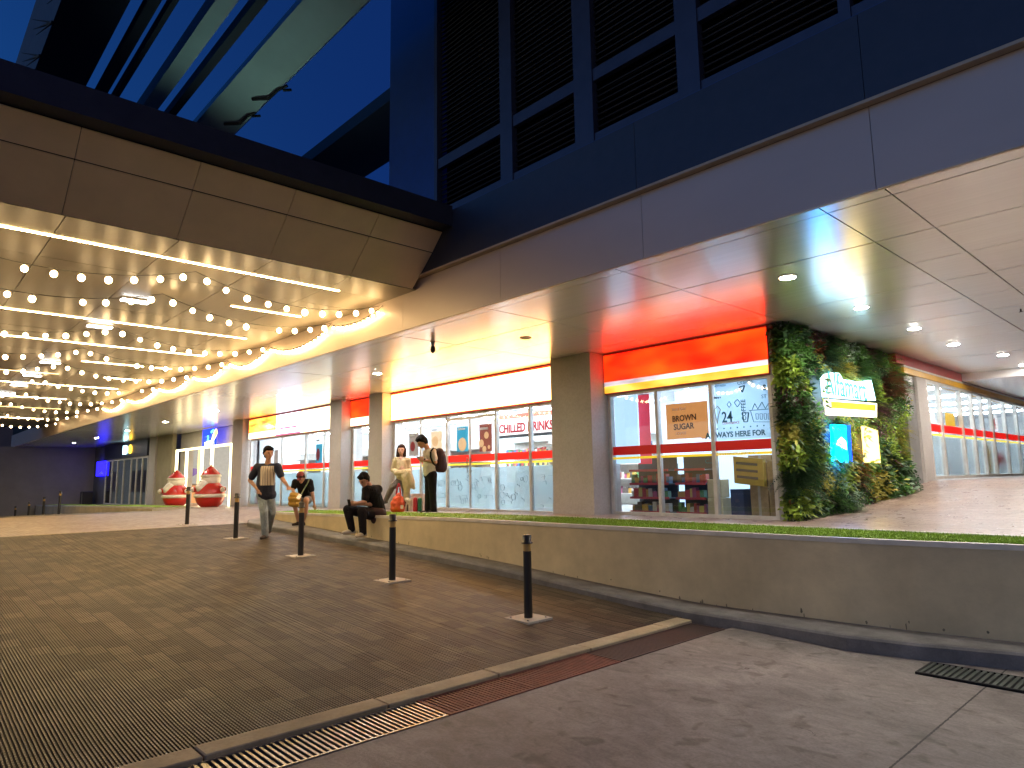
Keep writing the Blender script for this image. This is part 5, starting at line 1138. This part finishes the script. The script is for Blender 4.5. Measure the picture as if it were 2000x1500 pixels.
mat('skin', (.46, .25, .16), .5, var=.06, spec=.3); mat('skin_light', (.60, .36, .26), .5, var=.05, spec=.3); mat('hair_black', (.006, .005, .005), .85, spec=.15); mat('hair_brown', (.030, .014, .009), .8, spec=.2)
mat('cloth_black', (.008, .008, .010), .9, spec=.2, bump=.3, nscale=14); mat('cloth_blackpants', (.010, .009, .012), .9, spec=.2, bump=.3, nscale=10); mat('denim', (.26, .32, .36), .85, var=.25, nscale=9, bump=.4); mat('cloth_white', (.62, .56, .48), .85, bump=.3, nscale=9)
mat('cloth_cream', (.62, .52, .34), .85, var=.12, bump=.4, nscale=9); mat('cloth_pink', (.60, .40, .32), .8, var=.2, nscale=20); mat('cloth_grey', (.16, .14, .135), .85); mat('shoe_white', (.62, .58, .5), .6); mat('shoe_dark', (.03, .02, .02), .6)
mat('cap_maroon', (.20, .03, .03), .8); mat('pack_maroon', (.028, .008, .012), .7, var=.4); mat('bag_orange', (.60, .075, .02), .5, var=.2, nscale=8); mat('bag_mustard', (.42, .24, .03), .6, var=.3, nscale=12); mat('bag_paper', (.62, .50, .47), .6, var=.15); mat('bag_red', (.45, .02, .03), .5); mat('bag_green', (.02, .14, .07), .5)
mat('phone_black', (.012, .012, .014), .2); mat('eye_dark', (.01, .008, .008), .2); mat('lip', (.30, .10, .08), .5); mat('strap_green', (.20, .24, .14), .7)
for nm in ('cloth_black', 'cloth_blackpants', 'denim', 'cloth_white', 'cloth_cream', 'cloth_grey', 'cap_maroon'):
    m = MATS[nm]; nt = m.node_tree; b = nt.nodes['Principled BSDF']; v = coord(nt, (1, 1, .55))
    no = N(nt, 'TexNoise', _Scale=9, _Detail=3, _Roughness=.55, _Distortion=1.4); nt.links.new(v, no.inputs['Vector'])
    bp = N(nt, 'Bump', _Strength=.9, _Distance=.045); nt.links.new(no.outputs['Fac'], bp.inputs['Height']); nt.links.new(bp.outputs[0], b.inputs['Normal'])
def m_printed_shirt(r0_lo, r0_hi, z_lo, z_hi):
    m, nt, b = new_mat('printed_shirt'); v = coord(nt)
    dt = N(nt, 'VectorMath', operation='DOT_PRODUCT'); dt.inputs[1].default_value = tuple(r0); nt.links.new(v, dt.inputs[0])
    dn = N(nt, 'VectorMath', operation='DOT_PRODUCT'); dn.inputs[1].default_value = (-fw.x, -fw.y, 0); nt.links.new(v, dn.inputs[0])
    sx = N(nt, 'SeparateXYZ'); nt.links.new(v, sx.inputs[0])
    def gt(o, val, less=False): q = N(nt, 'Math', operation='LESS_THAN' if less else 'GREATER_THAN'); q.inputs[1].default_value = val; nt.links.new(o, q.inputs[0]); return q.outputs[0]
    def mul(a, c): q = N(nt, 'Math', operation='MULTIPLY'); nt.links.new(a, q.inputs[0]); nt.links.new(c, q.inputs[1]); return q.outputs[0]
    U = dt.outputs['Value']; mk = mul(mul(gt(U, r0_lo), gt(U, r0_hi, True)), mul(mul(gt(sx.outputs['Z'], z_lo), gt(sx.outputs['Z'], z_hi, True)), gt(dn.outputs['Value'], 0)))
    pp = N(nt, 'Math', operation='PINGPONG'); pp.inputs[1].default_value = .024; nt.links.new(U, pp.inputs[0]); ln = gt(pp.outputs[0], .0035); mk = mul(mk, ln)
    a = N(nt, 'Mix', data_type='RGBA'); a.inputs['A'].default_value = (.014, .018, .040, 1); a.inputs['B'].default_value = (.60, .52, .42, 1); nt.links.new(mk, a.inputs['Factor']); nt.links.new(a.outputs['Result'], b.inputs['Base Color']); b.inputs['Roughness'].default_value = .85
    no = N(nt, 'TexNoise', _Scale=7, _Detail=2); nt.links.new(v, no.inputs['Vector']); bp = N(nt, 'Bump', _Strength=.5, _Distance=.03); nt.links.new(no.outputs['Fac'], bp.inputs['Height']); nt.links.new(bp.outputs[0], b.inputs['Normal'])
    MATS['printed_shirt'] = m
def ground_at(px, py):
    best = None
    for k in range(400):
        P = atz(px, py, -1.1+k*.0025)
        if best is None or abs(P.z-gz(P.x)) < abs(best.z-gz(best.x)): best = P
    return best
def fwd(yaw): # heading unit vector in camera-aligned frame: 0 = towards camera, + = turned to image left
    c = Vector((-fw.x, -fw.y, 0)).normalized(); return (c*math.cos(yaw)-r0*math.sin(yaw)).normalized()
Zv = Vector((0, 0, 1))
def head_prims(C, H, s=1.0, look=None):
    """C = head centre, H = facing dir (may tilt down). returns prims in a head frame"""
    H = H.normalized(); side = H.cross(Zv).normalized(); upv = side.cross(H).normalized(); P = []
    def L(a, b_, c): return C+side*a*s+H*b_*s+upv*c*s
    P += [('c', L(0, -.02, .045), .092*s, L(0, .012, .03), .086*s), ('c', L(0, .015, -.01), .078*s, L(0, .035, -.075), .048*s), ('c', L(0, -.03, .0), .08*s, L(0, -.025, -.05), .055*s)]
    P += [('c', L(0, .095, .012), .012*s, L(0, .114, -.025), .017*s), ('c', L(-.018, .085, -.062), .014*s, L(.018, .085, -.062), .014*s), ('c', L(0, .07, -.095), .022*s, L(0, .06, -.095), .025*s)]
    for g in (-1, 1): P += [('c', L(g*.088, -.005, .015), .016*s, L(g*.086, -.0, -.03), .012*s), ('c', L(g*.045, .075, .03), .018*s, L(g*.015, .088, .035), .012*s)]
    return P, L, side, upv
def face(t, L, s):
    for g in (-1, 1): MB().sphere(L(g*.033, .086, .012), (.011*s,)*3, 8, 6).build('eye', 'eye_dark', t)
    MB().tube(L(-.022, .099, -.062), L(.022, .099, -.062), .006*s, .006*s, 6).build('mouth', 'lip', t)
def hair(t, L, s, m, long=False):
    P = [('c', L(0, -.03, .07), .098*s, L(0, .02, .085), .075*s), ('c', L(0, -.055, .02), .088*s, L(0, -.06, -.03), .07*s)]
    for g in (-1, 1): P.append(('c', L(g*.05, .0, .07), .055*s, L(g*.07, -.03, .01), .04*s))
    P.append(('c', L(-.05, .065, .10), .03*s, L(.05, .065, .10), .03*s))
    if long:
        for g in (-1, 1): P += [('c', L(g*.085, -.01, .03), .04*s, L(g*.098, .005, -.13), .034*s), ('c', L(g*.06, -.07, 0), .05*s, L(g*.06, -.07, -.14), .04*s)]
        P.append(('c', L(-.05, -.09, -.1), .04*s, L(.05, -.09, -.1), .04*s))
    return blob('hair', P, .011, m, t, 1)
def hand(W_, D, side, s=1.0, curl=.6, g=1):
    """W_ wrist, D direction of hand, side = thumb side dir"""
    D = D.normalized(); side = (side-D*side.dot(D)).normalized(); n = D.cross(side); P = [('c', W_, .026*s, W_+D*.05*s, .030*s), ('c', W_+D*.05*s-side*.022*s, .020*s, W_+D*.075*s-side*.026*s, .016*s), ('c', W_+D*.05*s+side*.018*s, .020*s, W_+D*.075*s+side*.026*s, .016*s)]
    for k, ln in enumerate((.072, .080, .074, .058)):
        o = W_+D*.085*s+side*(.030-.020*k)*s; m1 = o+(D*math.cos(curl*.5)+n*g*math.sin(curl*.5))*ln*.5*s; m2 = m1+(D*math.cos(curl*1.4)+n*g*math.sin(curl*1.4))*ln*.5*s
        P += [('c', o-D*.02*s, .0105*s, m1, .0095*s), ('c', m1, .0095*s, m2, .008*s)]
    P += [('c', W_+D*.02*s+side*.025*s, .014*s, W_+D*.055*s+side*.055*s, .0115*s), ('c', W_+D*.055*s+side*.055*s, .0115*s, W_+D*.085*s+side*.058*s+n*g*.01*s, .009*s)]
    return P
def shoe(t, A, D, m, s=1.0):
    D = Vector((D.x, D.y, 0)).normalized(); return blob('shoe', [('c', A-D*.05*s-Zv*.035*s, .045*s, A+D*.03*s-Zv*.03*s, .047*s), ('c', A+D*.03*s-Zv*.04*s, .045*s, A+D*.16*s-Zv*.052*s, .036*s), ('c', A, .05*s, A+Zv*.02, .048*s)], .012, m, t, 2)

# --- walking man ----------------------------------------------------
def walker():
    G = ground_at(518, 1053); d0 = depth(G)+.1; q = lambda px, py, dd=0: atd(px, py, d0+dd)
    t = thing('person', G, 'walking man in a navy T-shirt with a pale striped print and worn jeans', 'person'); s = 1.06
    C = q(524.5, 886); H = fwd(-.75); H.z = -.02; hp, L, sd, uv = head_prims(C, H, s*1.04)
    SL, SR = q(503.5, 913, .02), q(541.5, 912, -.02); EL, ER = q(488, 938, .05), q(551, 934, -.06); WLp, WRp = q(503, 956, -.14), q(562, 950, -.22)
    hipL, hipR = q(512, 966), q(526, 966); KL, KR = q(515.5, 1000, -.16), q(531, 1001, .02); AL, AR = q(518, 1044, -.10), q(524, 1034, .42)
    body = hp+[('c', q(524, 899), .062, q(522, 912), .07), ('c', q(510, 914), .10, q(535, 914), .10), ('c', q(521, 922), .165, q(519, 950), .175), ('c', hipL, .12, hipR, .12)]
    for S_, E_, W2 in ((SL, EL, WLp), (SR, ER, WRp)): body += [('c', S_, .072, E_, .048), ('c', E_, .048, W2, .032)]
    body += hand(WLp, (q(512, 965, -.2)-WLp), r0*-1, 1.05, .5, 1)+hand(WRp, (q(567, 956, -.28)-WRp), -r0, 1.05, .6, -1)
    for h, k, a in ((hipL, KL, AL), (hipR, KR, AR)): body += [('c', h, .105, k, .068), ('c', k, .065, a, .045)]
    blob('body', body, .012, 'skin', t, 3); face(t, L, s); hair(t, L, s*1.05, 'hair_black')
    c0 = q(514, 929) ; z0 = q(526, 948).z-0; 
    # shirt
    pr = [('c', q(509, 914), .108, q(536, 914), .108), ('c', q(521, 921), .185, q(519, 945), .205), ('c', q(519, 945), .205, q(520, 963), .19), ('c', q(514, 966), .145, q(527, 966), .145)]
    for S_, E_, f_ in ((SL, EL, .72), (SR, ER, .72)): pr += [('c', S_, .098, S_.lerp(E_, f_), .082)]
    sh_ = blob('shirt', pr, .013, 'cloth_black', t, 2)
    lo = q(514, 948)-wloc(t); hi = q(538, 910)-wloc(t); m_printed_shirt(min(lo.dot(r0), hi.dot(r0)), max(lo.dot(r0), hi.dot(r0)), lo.z, hi.z); sh_.data.materials.clear(); sh_.data.materials.append(MATS['printed_shirt'])
    tr = [('c', hipL, .135, hipR, .135)]
    for h, k, a in ((hipL, KL, AL), (hipR, KR, AR)): tr += [('c', h, .128, k, .090), ('c', k, .090, a, .078)]
    blob('jeans', tr, .013, 'denim', t, 2)
    shoe(t, AL, fwd(.1), 'shoe_dark', 1.1); shoe(t, AR+Vector((0, 0, 0)), fwd(.1), 'shoe_dark', 1.1)
walker()

# --- crouching seated person in red cap --------------------------------
def capped():
    B = aty(598, 985, 8.0); d0 = depth(B); q = lambda px, py, dd=0: atd(px, py, d0+dd)
    t = thing('person', (B.x, B.y, cz(B.x)), 'person in a red cap and black top bending forward while seated on the wall end', 'person'); s = .98
    C = q(588, 934, -.30); H = (fwd(.15)-Zv*.75); hp, L, sd, uv = head_prims(C, H, s)
    SL, SR = q(577, 942, -.12), q(605, 942, -.12); pel = q(597, 972, .10); EL, ER = q(572, 957, -.25), q(611, 966, -.15); WLp, WRp = q(578, 966, -.38), q(614, 985, -.12)
    KL, KR = q(575, 984, -.38), q(598, 977, -.45); AL, AR = q(583, 1020, -.28), q(597, 1020, -.22)
    body = hp+[('c', C-H.normalized()*.06, .055, q(590, 941, -.15), .06), ('c', SL, .08, SR, .08), ('c', q(591, 945, -.1), .13, pel, .14)]
    for S_, E_, W2 in ((SL, EL, WLp), (SR, ER, WRp)): body += [('c', S_, .062, E_, .042), ('c', E_, .042, W2, .028)]
    body += hand(WLp, q(584, 970, -.42)-WLp, r0, .95, .8, 1)+hand(WRp, q(616, 996, -.12)-WRp, -r0, .95, .3, 1)
    for h, k, a in ((q(592, 976, .05), KL, AL), (q(601, 976, .05), KR, AR)): body += [('c', h, .10, k, .066), ('c', k, .062, a, .04)]
    blob('body', body, .012, 'skin', t, 3); face(t, L, s); hair(t, L, s*1.0, 'hair_brown')
    blob('cap', [('c', L(0, -.02, .085), .098*s, L(0, .01, .09), .09*s), ('c', L(-.04, .10, .055), .02, L(.04, .10, .055), .02), ('c', L(-.03, .14, .045), .014, L(.03, .14, .045), .014)], .011, 'cap_maroon', t, 1)
    pr = [('c', SL, .092, SR, .092), ('c', q(591, 945, -.1), .15, pel, .155)]
    for S_, E_ in ((SL, EL), (SR, ER)): pr += [('c', S_, .088, S_.lerp(E_, .6), .075)]
    blob('black_top', pr, .013, 'cloth_black', t, 2)
    sr = []
    for h, k in ((q(592, 976, .05), KL), (q(601, 976, .05), KR)): sr += [('c', h, .115, h.lerp(k, .7), .088)]
    blob('shorts', sr, .013, 'cloth_grey', t, 2)
    shoe(t, AL, fwd(.7), 'shoe_dark', .95); shoe(t, AR, fwd(.2), 'shoe_dark', .95)
    st2 = thing('shoulder_bag', q(573, 985, -.5), 'mustard patterned bag on the lap of the person in the red cap', 'bag')
    blob('pouch', [('c', q(570, 966, -.46), .06, q(581, 967, -.50), .06), ('c', q(569, 974, -.44), .085, q(581, 975, -.5), .085), ('c', q(569, 983, -.42), .085, q(580, 984, -.5), .085), ('c', q(573, 968, -.46), .07, q(573, 984, -.44), .085), ('c', q(579, 968, -.48), .07, q(579, 984, -.48), .085)], .014, 'bag_mustard', st2, 2)
    b = MB(); b.path([q(604, 936, -.3), q(600, 945, -.34), q(594, 955, -.36), q(588, 966, -.44), q(583, 968, -.52)], .017, 6); b.build('strap', 'strap_green', st2)
    ph = thing('snack_pack', q(586, 972, -.55), 'small printed pack held over the mustard bag', 'pack'); MB().obox(q(584, 970, -.60), r0*.035+Zv*-.02, fwd(0)*.01, (Zv*.05+r0*.03)).build('pack', 'poster_cream', ph)
capped()

# --- seated man in black with phone ----------------------------------------
def sitter():
    B = aty(735, 1003, 8.05); d0 = depth(B); q = lambda px, py, dd=0: atd(px, py, d0+dd)
    t = thing('person', (B.x, B.y, cz(B.x)), 'man in black sitting on the retaining wall looking down at his phone', 'person'); s = 1.08
    C = q(711, 938, -.22); H = (fwd(.55)-Zv*.55); hp, L, sd, uv = head_prims(C, H, s)
    SL, SR = q(716, 957, -.20), q(738, 956, -.02); pel = q(739, 1004, .02)
    ER, EL = q(731, 985, -.12), q(712, 980, -.36); WR, WLp = q(699, 985, -.44), q(694, 983, -.52)
    KL, KR = q(679, 995, -.46), q(707, 1000, -.52); AL, AR = q(687, 1034, -.50), q(709, 1040, -.56)
    body = hp+[('c', C-H.normalized()*.06-Zv*.04, .06, q(722, 949, -.12), .068), ('c', SL, .095, SR, .095), ('c', q(728, 962, -.1), .155, pel, .165)]
    for S_, E_, W2 in ((SL, EL, WLp), (SR, ER, WR)): body += [('c', S_, .07, E_, .048), ('c', E_, .046, W2, .031)]
    body += hand(WR, q(688, 984, -.54)-WR, Zv, 1.05, .9, 1)+hand(WLp, q(685, 984, -.58)-WLp, Zv, 1.05, .9, 1)
    for h, k, a in ((q(727, 1004, -.08), KL, AL), (q(742, 1006, -.02), KR, AR)): body += [('c', h, .12, k, .075), ('c', k, .07, a, .045)]
    blob('body', body, .012, 'skin', t, 3); face(t, L, s); hair(t, L, s*1.04, 'hair_black')
    b = MB()   # glasses
    for g in (-1, 1): b.path([L(g*.033+.022*math.cos(a), .104, .012+.018*math.sin(a)) for a in [i*math.pi/5 for i in range(11)]], .0025, 5)
    b.build('glasses', 'phone_black', t)
    pr = [('c', SL, .108, SR, .108), ('c', q(728, 962, -.1), .175, q(734, 985, -.02), .185), ('c', q(734, 985, -.02), .185, pel, .18)]
    for S_, E_ in ((SL, EL), (SR, ER)): pr += [('c', S_, .10, S_.lerp(E_, .72), .086)]
    blob('shirt', pr, .013, 'cloth_black', t, 2)
    tr = [('c', q(727, 1004, -.05), .15, q(741, 1008, 0), .15)]
    for h, k, a in ((q(727, 1004, -.08), KL, AL), (q(742, 1006, -.02), KR, AR)): tr += [('c', h, .14, k, .10), ('c', k, .098, a, .075)]
    blob('trousers', tr, .013, 'cloth_blackpants', t, 2)
    shoe(t, AL+Vector((0, 0, .0)), fwd(.9), 'shoe_white', 1.15); shoe(t, AR, fwd(.55), 'shoe_white', 1.15)
    p2 = thing('phone', q(682, 982, -.62), 'dark phone in the hands of the seated man in black', 'phone'); MB().obox(q(682, 982, -.62), (fwd(.55)*.02+Zv*.07), fwd(2.1)*.038, (fwd(.55)*.006-Zv*.001)).build('phone_body', 'phone_black', p2)
    jk = thing('dark_bag', q(742, 1012, -.3), 'dark bag and jacket slung over the wall beside the seated man in black', 'bag')
    blob('bundle', [('c', q(728, 1000, -.25), .10, q(744, 1003, -.18), .12), ('c', q(732, 1015, -.24), .09, q(745, 1012, -.2), .10)], .015, 'pack_maroon', jk, 2)
sitter()

# --- woman in cream cardigan ------------------------------------------------
def woman():
    B = aty(786, 1000, 9.75); d0 = depth(B); q = lambda px, py, dd=0: atd(px, py, d0+dd)
    t = thing('person', (B.x, B.y, zw(B.x)), 'woman with a dark bob in a cream cardigan leaning back behind the bags', 'person'); s = 1.0
    C = q(784, 880); H = fwd(.05)+Zv*.08; hp, L, sd, uv = head_prims(C, H, s)
    SL, SR = q(773, 899), q(796, 899); EL, ER = q(767, 918), q(801, 918); WLp, WRp = q(779, 925, -.22), q(792, 926, -.22); pel = q(787, 937, .05)
    KL, KR = q(766, 951, -.12), q(792, 966, -.22); AL, AR = q(753, 978, -.05), q(795, 997, -.12)
    body = hp+[('c', q(784, 890), .045, q(784, 899), .05), ('c', SL, .065, SR, .065), ('c', q(785, 903), .12, pel, .13)]
    for S_, E_, W2 in ((SL, EL, WLp), (SR, ER, WRp)): body += [('c', S_, .052, E_, .038), ('c', E_, .036, W2, .026)]
    body += hand(WLp, r0*.6+fwd(0)*.5-Zv*.3, Zv, .9, .8, 1)+hand(WRp, r0*-.6+fwd(0)*.5-Zv*.3, Zv, .9, .8, -1)
    for h, k, a in ((q(783, 940), KL, AL), (q(791, 940), KR, AR)): body += [('c', h, .10, k, .062), ('c', k, .06, a, .038)]
    blob('body', body, .012, 'skin_light', t, 3); face(t, L, s); hair(t, L, s*1.02, 'hair_brown', True)
    pr = [('c', SL, .088, SR, .088), ('c', q(785, 903), .145, q(786, 930), .16)]
    for S_, E_, W2 in ((SL, EL, WLp), (SR, ER, WRp)): pr += [('c', S_, .075, E_, .062), ('c', E_, .062, E_.lerp(W2, .85), .048)]
    blob('cardigan', pr, .013, 'cloth_cream', t, 2); blob('blouse', [('c', q(784, 897, -.05), .07, q(786, 922, -.06), .115)], .013, 'cloth_pink', t, 1)
    tr = [('c', q(783, 938), .13, q(791, 938), .13)]
    for h, k, a in ((q(783, 940), KL, AL), (q(791, 940), KR, AR)): tr += [('c', h, .12, k, .080), ('c', k, .080, a, .062)]
    blob('trousers', tr, .013, 'cloth_grey', t, 2); shoe(t, AL, fwd(.4), 'shoe_dark', .9); shoe(t, AR, fwd(.1), 'shoe_dark', .9)
    j = thing('draped_jacket', q(792, 940, -.3), 'cream jacket draped over the arms of the woman and hanging down', 'jacket')
    blob('cloth', [('c', q(775, 924, -.28), .075, q(798, 922, -.30), .085), ('c', q(797, 925, -.3), .10, q(803, 942, -.3), .10), ('c', q(790, 930, -.3), .10, q(795, 955, -.3), .085), ('c', q(803, 942, -.3), .09, q(807, 952, -.28), .055), ('c', q(798, 958, -.3), .05, q(797, 975, -.3), .04), ('c', q(792, 958, -.3), .05, q(790, 975, -.3), .035)], .014, 'cloth_cream', j, 2)
    # bags on the grass edge
    o = thing('shopping_bag', q(775, 1003, -.45), 'bright orange bag standing on the grass at the left of the bags', 'bag', 'bags standing on the grass edge')
    blob('sack', [('c', q(770, 993, -.42), .105, q(783, 994, -.42), .105), ('c', q(771, 984, -.41), .11, q(783, 983, -.41), .10), ('c', q(773, 976, -.4), .09, q(782, 975, -.4), .085), ('c', q(777, 968, -.38), .055, q(780, 966, -.38), .055), ('c', q(776, 990, -.42), .12, q(778, 975, -.4), .09)], .014, 'bag_orange', o, 2)
    MB().obox(q(785, 990, -.56), r0*.035, fwd(0)*.004, Zv*.045).build('printed_patch', 'bag_paper', o)
    MB().path([q(774, 966, -.38), q(776, 952, -.38), q(779, 944, -.36), q(781, 952, -.38), q(783, 966, -.38)], .022, 6).build('handle', 'bag_red', o)
    o = thing('shopping_bag', q(815, 1003, -.3), 'pale pink paper bag standing open beside the man with the backpack', 'bag', 'bags standing on the grass edge')
    a = q(816, 983, -.3); b = MB(); hw = r0*.155; hd = fwd(.2)*.07; hz = Zv*.235
    b.obox(a-hd, hw, hd*.05, hz).obox(a+hd-hz*.12, hw, hd*.05, hz*.86).obox(a-hw, r0*.004, hd, hz).obox(a+hw, r0*.004, hd, hz); b.build('paper', 'bag_paper', o)
    t2 = thing('red_package', q(810, 1000, -.3), 'crimson package standing before the pale paper bag, left of the green one', 'package'); blob('wrap', [('c', q(811, 975, -.42), .05, q(811, 996, -.42), .06)], .012, 'bag_red', t2, 1)
    t2 = thing('green_package', q(820, 1000, -.3), 'dark green package standing before the pale paper bag, right of the crimson one', 'package'); blob('wrap', [('c', q(820, 975, -.41), .045, q(820, 996, -.41), .055)], .012, 'bag_green', t2, 1)
    t2 = thing('white_bag', q(797, 1000, -.35), 'crumpled white bag between the orange bag and the paper bag', 'bag'); blob('sack', [('c', q(795, 976, -.36), .06, q(799, 978, -.36), .06), ('c', q(794, 984, -.38), .025, q(791, 1000, -.38), .03), ('c', q(800, 984, -.38), .035, q(800, 1000, -.38), .03)], .012, 'cloth_white', t2, 1)
woman()

# --- standing man with backpack ------------------------------------------------
def packman():
    B = aty(839, 1003, 9.62); d0 = depth(B); q = lambda px, py, dd=0: atd(px, py, d0+dd)
    t = thing('person', (B.x, B.y, zw(B.x)), 'standing man in an off white T-shirt and black trousers bent over his phone', 'person'); s = 1.06
    C = q(824, 864, -.02); H = (fwd(1.15)-Zv*.62); hp, L, sd, uv = head_prims(C, H, s)
    SL, SR = q(834, 885, .14), q(844, 883, -.14); EL, ER = q(834, 905, .02), q(851, 903, -.18); WLp, WRp = q(822, 899, -.02), q(828, 899, -.16); pel = q(841, 925)
    K1, K2 = q(837, 962, .08), q(845, 962, -.06); A1, A2 = q(835.5, 996, .1), q(847, 997, -.06)
    body = hp+[('c', C-H.normalized()*.07-Zv*.03, .058, q(836, 879), .066), ('c', SL, .09, SR, .09), ('c', q(838, 888), .135, pel, .14)]
    for S_, E_, W2 in ((SL, EL, WLp), (SR, ER, WRp)): body += [('c', S_, .066, E_, .045), ('c', E_, .045, W2, .03)]
    body += hand(WRp, q(819, 894, -.14)-WRp, Zv, 1.0, .7, 1)+hand(WLp, q(816, 894, -.06)-WLp, Zv, 1.0, .7, -1)
    for h, k, a in ((q(838, 928, .08), K1, A1), (q(844, 928, -.07), K2, A2)): body += [('c', h, .10, k, .066), ('c', k, .062, a, .042)]
    blob('body', body, .012, 'skin', t, 3); face(t, L, s); hair(t, L, s*1.08, 'hair_black')
    pr = [('c', SL, .105, SR, .105), ('c', q(838, 888), .155, q(839, 921), .158)]
    for S_, E_ in ((SL, EL), (SR, ER)): pr += [('c', S_, .095, S_.lerp(E_, .62), .082)]
    blob('shirt', pr, .013, 'cloth_white', t, 2)
    tr = [('c', q(838, 928, .05), .135, q(843, 928, -.05), .135)]
    for h, k, a in ((q(838, 928, .08), K1, A1), (q(844, 928, -.07), K2, A2)): tr += [('c', h, .12, k, .092), ('c', k, .09, a, .078)]
    blob('trousers', tr, .013, 'cloth_blackpants', t, 2); shoe(t, A1, fwd(1.0), 'shoe_dark', 1.05); shoe(t, A2, fwd(1.0), 'shoe_dark', 1.05)
    MB().obox(q(829.5, 898, -.18), r0*.012, fwd(1.1)*.01, Zv*.03).build('watch', 'phone_black', t)
    p2 = thing('phone', q(815, 892, -.12), 'dark phone held by the standing man with the backpack', 'phone'); MB().obox(q(815, 892.5, -.12), (-r0*.06+Zv*.025), fwd(0)*.04, (Zv*.006+r0*.002)).build('phone_body', 'phone_black', p2)
    b2 = thing('backpack', q(860, 900, .02), 'dark maroon backpack worn by the standing man', 'backpack')
    blob('pack', [('c', q(858, 884, .05), .115, q(859, 912, .05), .135), ('c', q(863, 893, .05), .10, q(864, 914, .05), .11)], .014, 'pack_maroon', b2, 2)
    blob('pocket', [('c', q(868, 905, .05), .06, q(868, 914, .05), .065)], .014, 'cloth_black', b2, 1)
    MB().path([q(852, 878, -.05), q(846, 876, -.18), q(841, 882, -.25), q(841, 893, -.28), q(846, 905, -.24), q(855, 912, -.1)], .022, 8).build('strap', 'cloth_black', b2)
packman()

# --- distant figure ------------------------------------------------------------
def far_person():
    G = Vector((-50.5, 10.3, zw(-50.5))); P = atz(207, 981, zw(-50.5)); G = P.copy(); d0 = depth(G); q = lambda px, py, dd=0: atd(px, py, d0+dd)
    t = thing('person', G, 'distant person in dark top and reddish trousers walking by the dark end wall', 'person')
    C = q(209, 939); H = fwd(1.2); hp, L, sd, uv = head_prims(C, H, 1.15)
    body = hp+[('c', q(209, 942), .07, q(208, 947), .08), ('c', q(207, 948), .15, q(208, 957), .15)]
    K1, K2, A1, A2 = q(205, 968), q(210, 968), q(202, 978), q(211, 978)
    for h, k, a in ((q(206.5, 958), K1, A1), (q(209, 958), K2, A2)): body += [('c', h, .12, k, .08), ('c', k, .075, a, .05)]
    for sg in (-1, 1): body += [('c', q(208+sg*3, 947), .07, q(208+sg*5, 955), .05), ('c', q(208+sg*5, 955), .05, q(208+sg*5.5, 961), .04)]
    blob('body', body, .03, 'skin', t, 2); hair(t, L, 1.2, 'hair_black')
    blob('shirt', [('c', q(206, 948), .13, q(210, 948), .13), ('c', q(208, 948), .19, q(208, 957), .18)], .03, 'cloth_black', t, 2)
    tr = []
    for h, k, a in ((q(206.5, 958), K1, A1), (q(209, 958), K2, A2)): tr += [('c', h, .15, k, .11), ('c', k, .11, a, .08)]
    blob('trousers', tr, .03, 'cap_maroon', t, 2); shoe(t, A1, fwd(1.2), 'shoe_dark', 1.1); shoe(t, A2, fwd(1.2), 'shoe_dark', 1.1)
far_person()

# small litter and leaves on the concrete
for px, py, a, lb in ((1302, 1311, .3, 'dry brown leaf on the concrete, left of the other'), (1459, 1309, 1.2, 'dry brown leaf on the concrete, right of the other')):
    P = atz(px, py, -1.04); c, s_ = math.cos(a), math.sin(a)
    b = MB(); b.add([(P.x-.05*c, P.y-.05*s_, -1.036), (P.x+.02*s_, P.y-.02*c, -1.02), (P.x+.06*c, P.y+.06*s_, -1.034), (P.x-.022*s_, P.y+.022*c, -1.022)], [(0, 1, 2, 3)]); o = b.build('dry_leaf', 'print_brown'); tag(o, lb, 'leaf', 'dry leaves on the concrete')
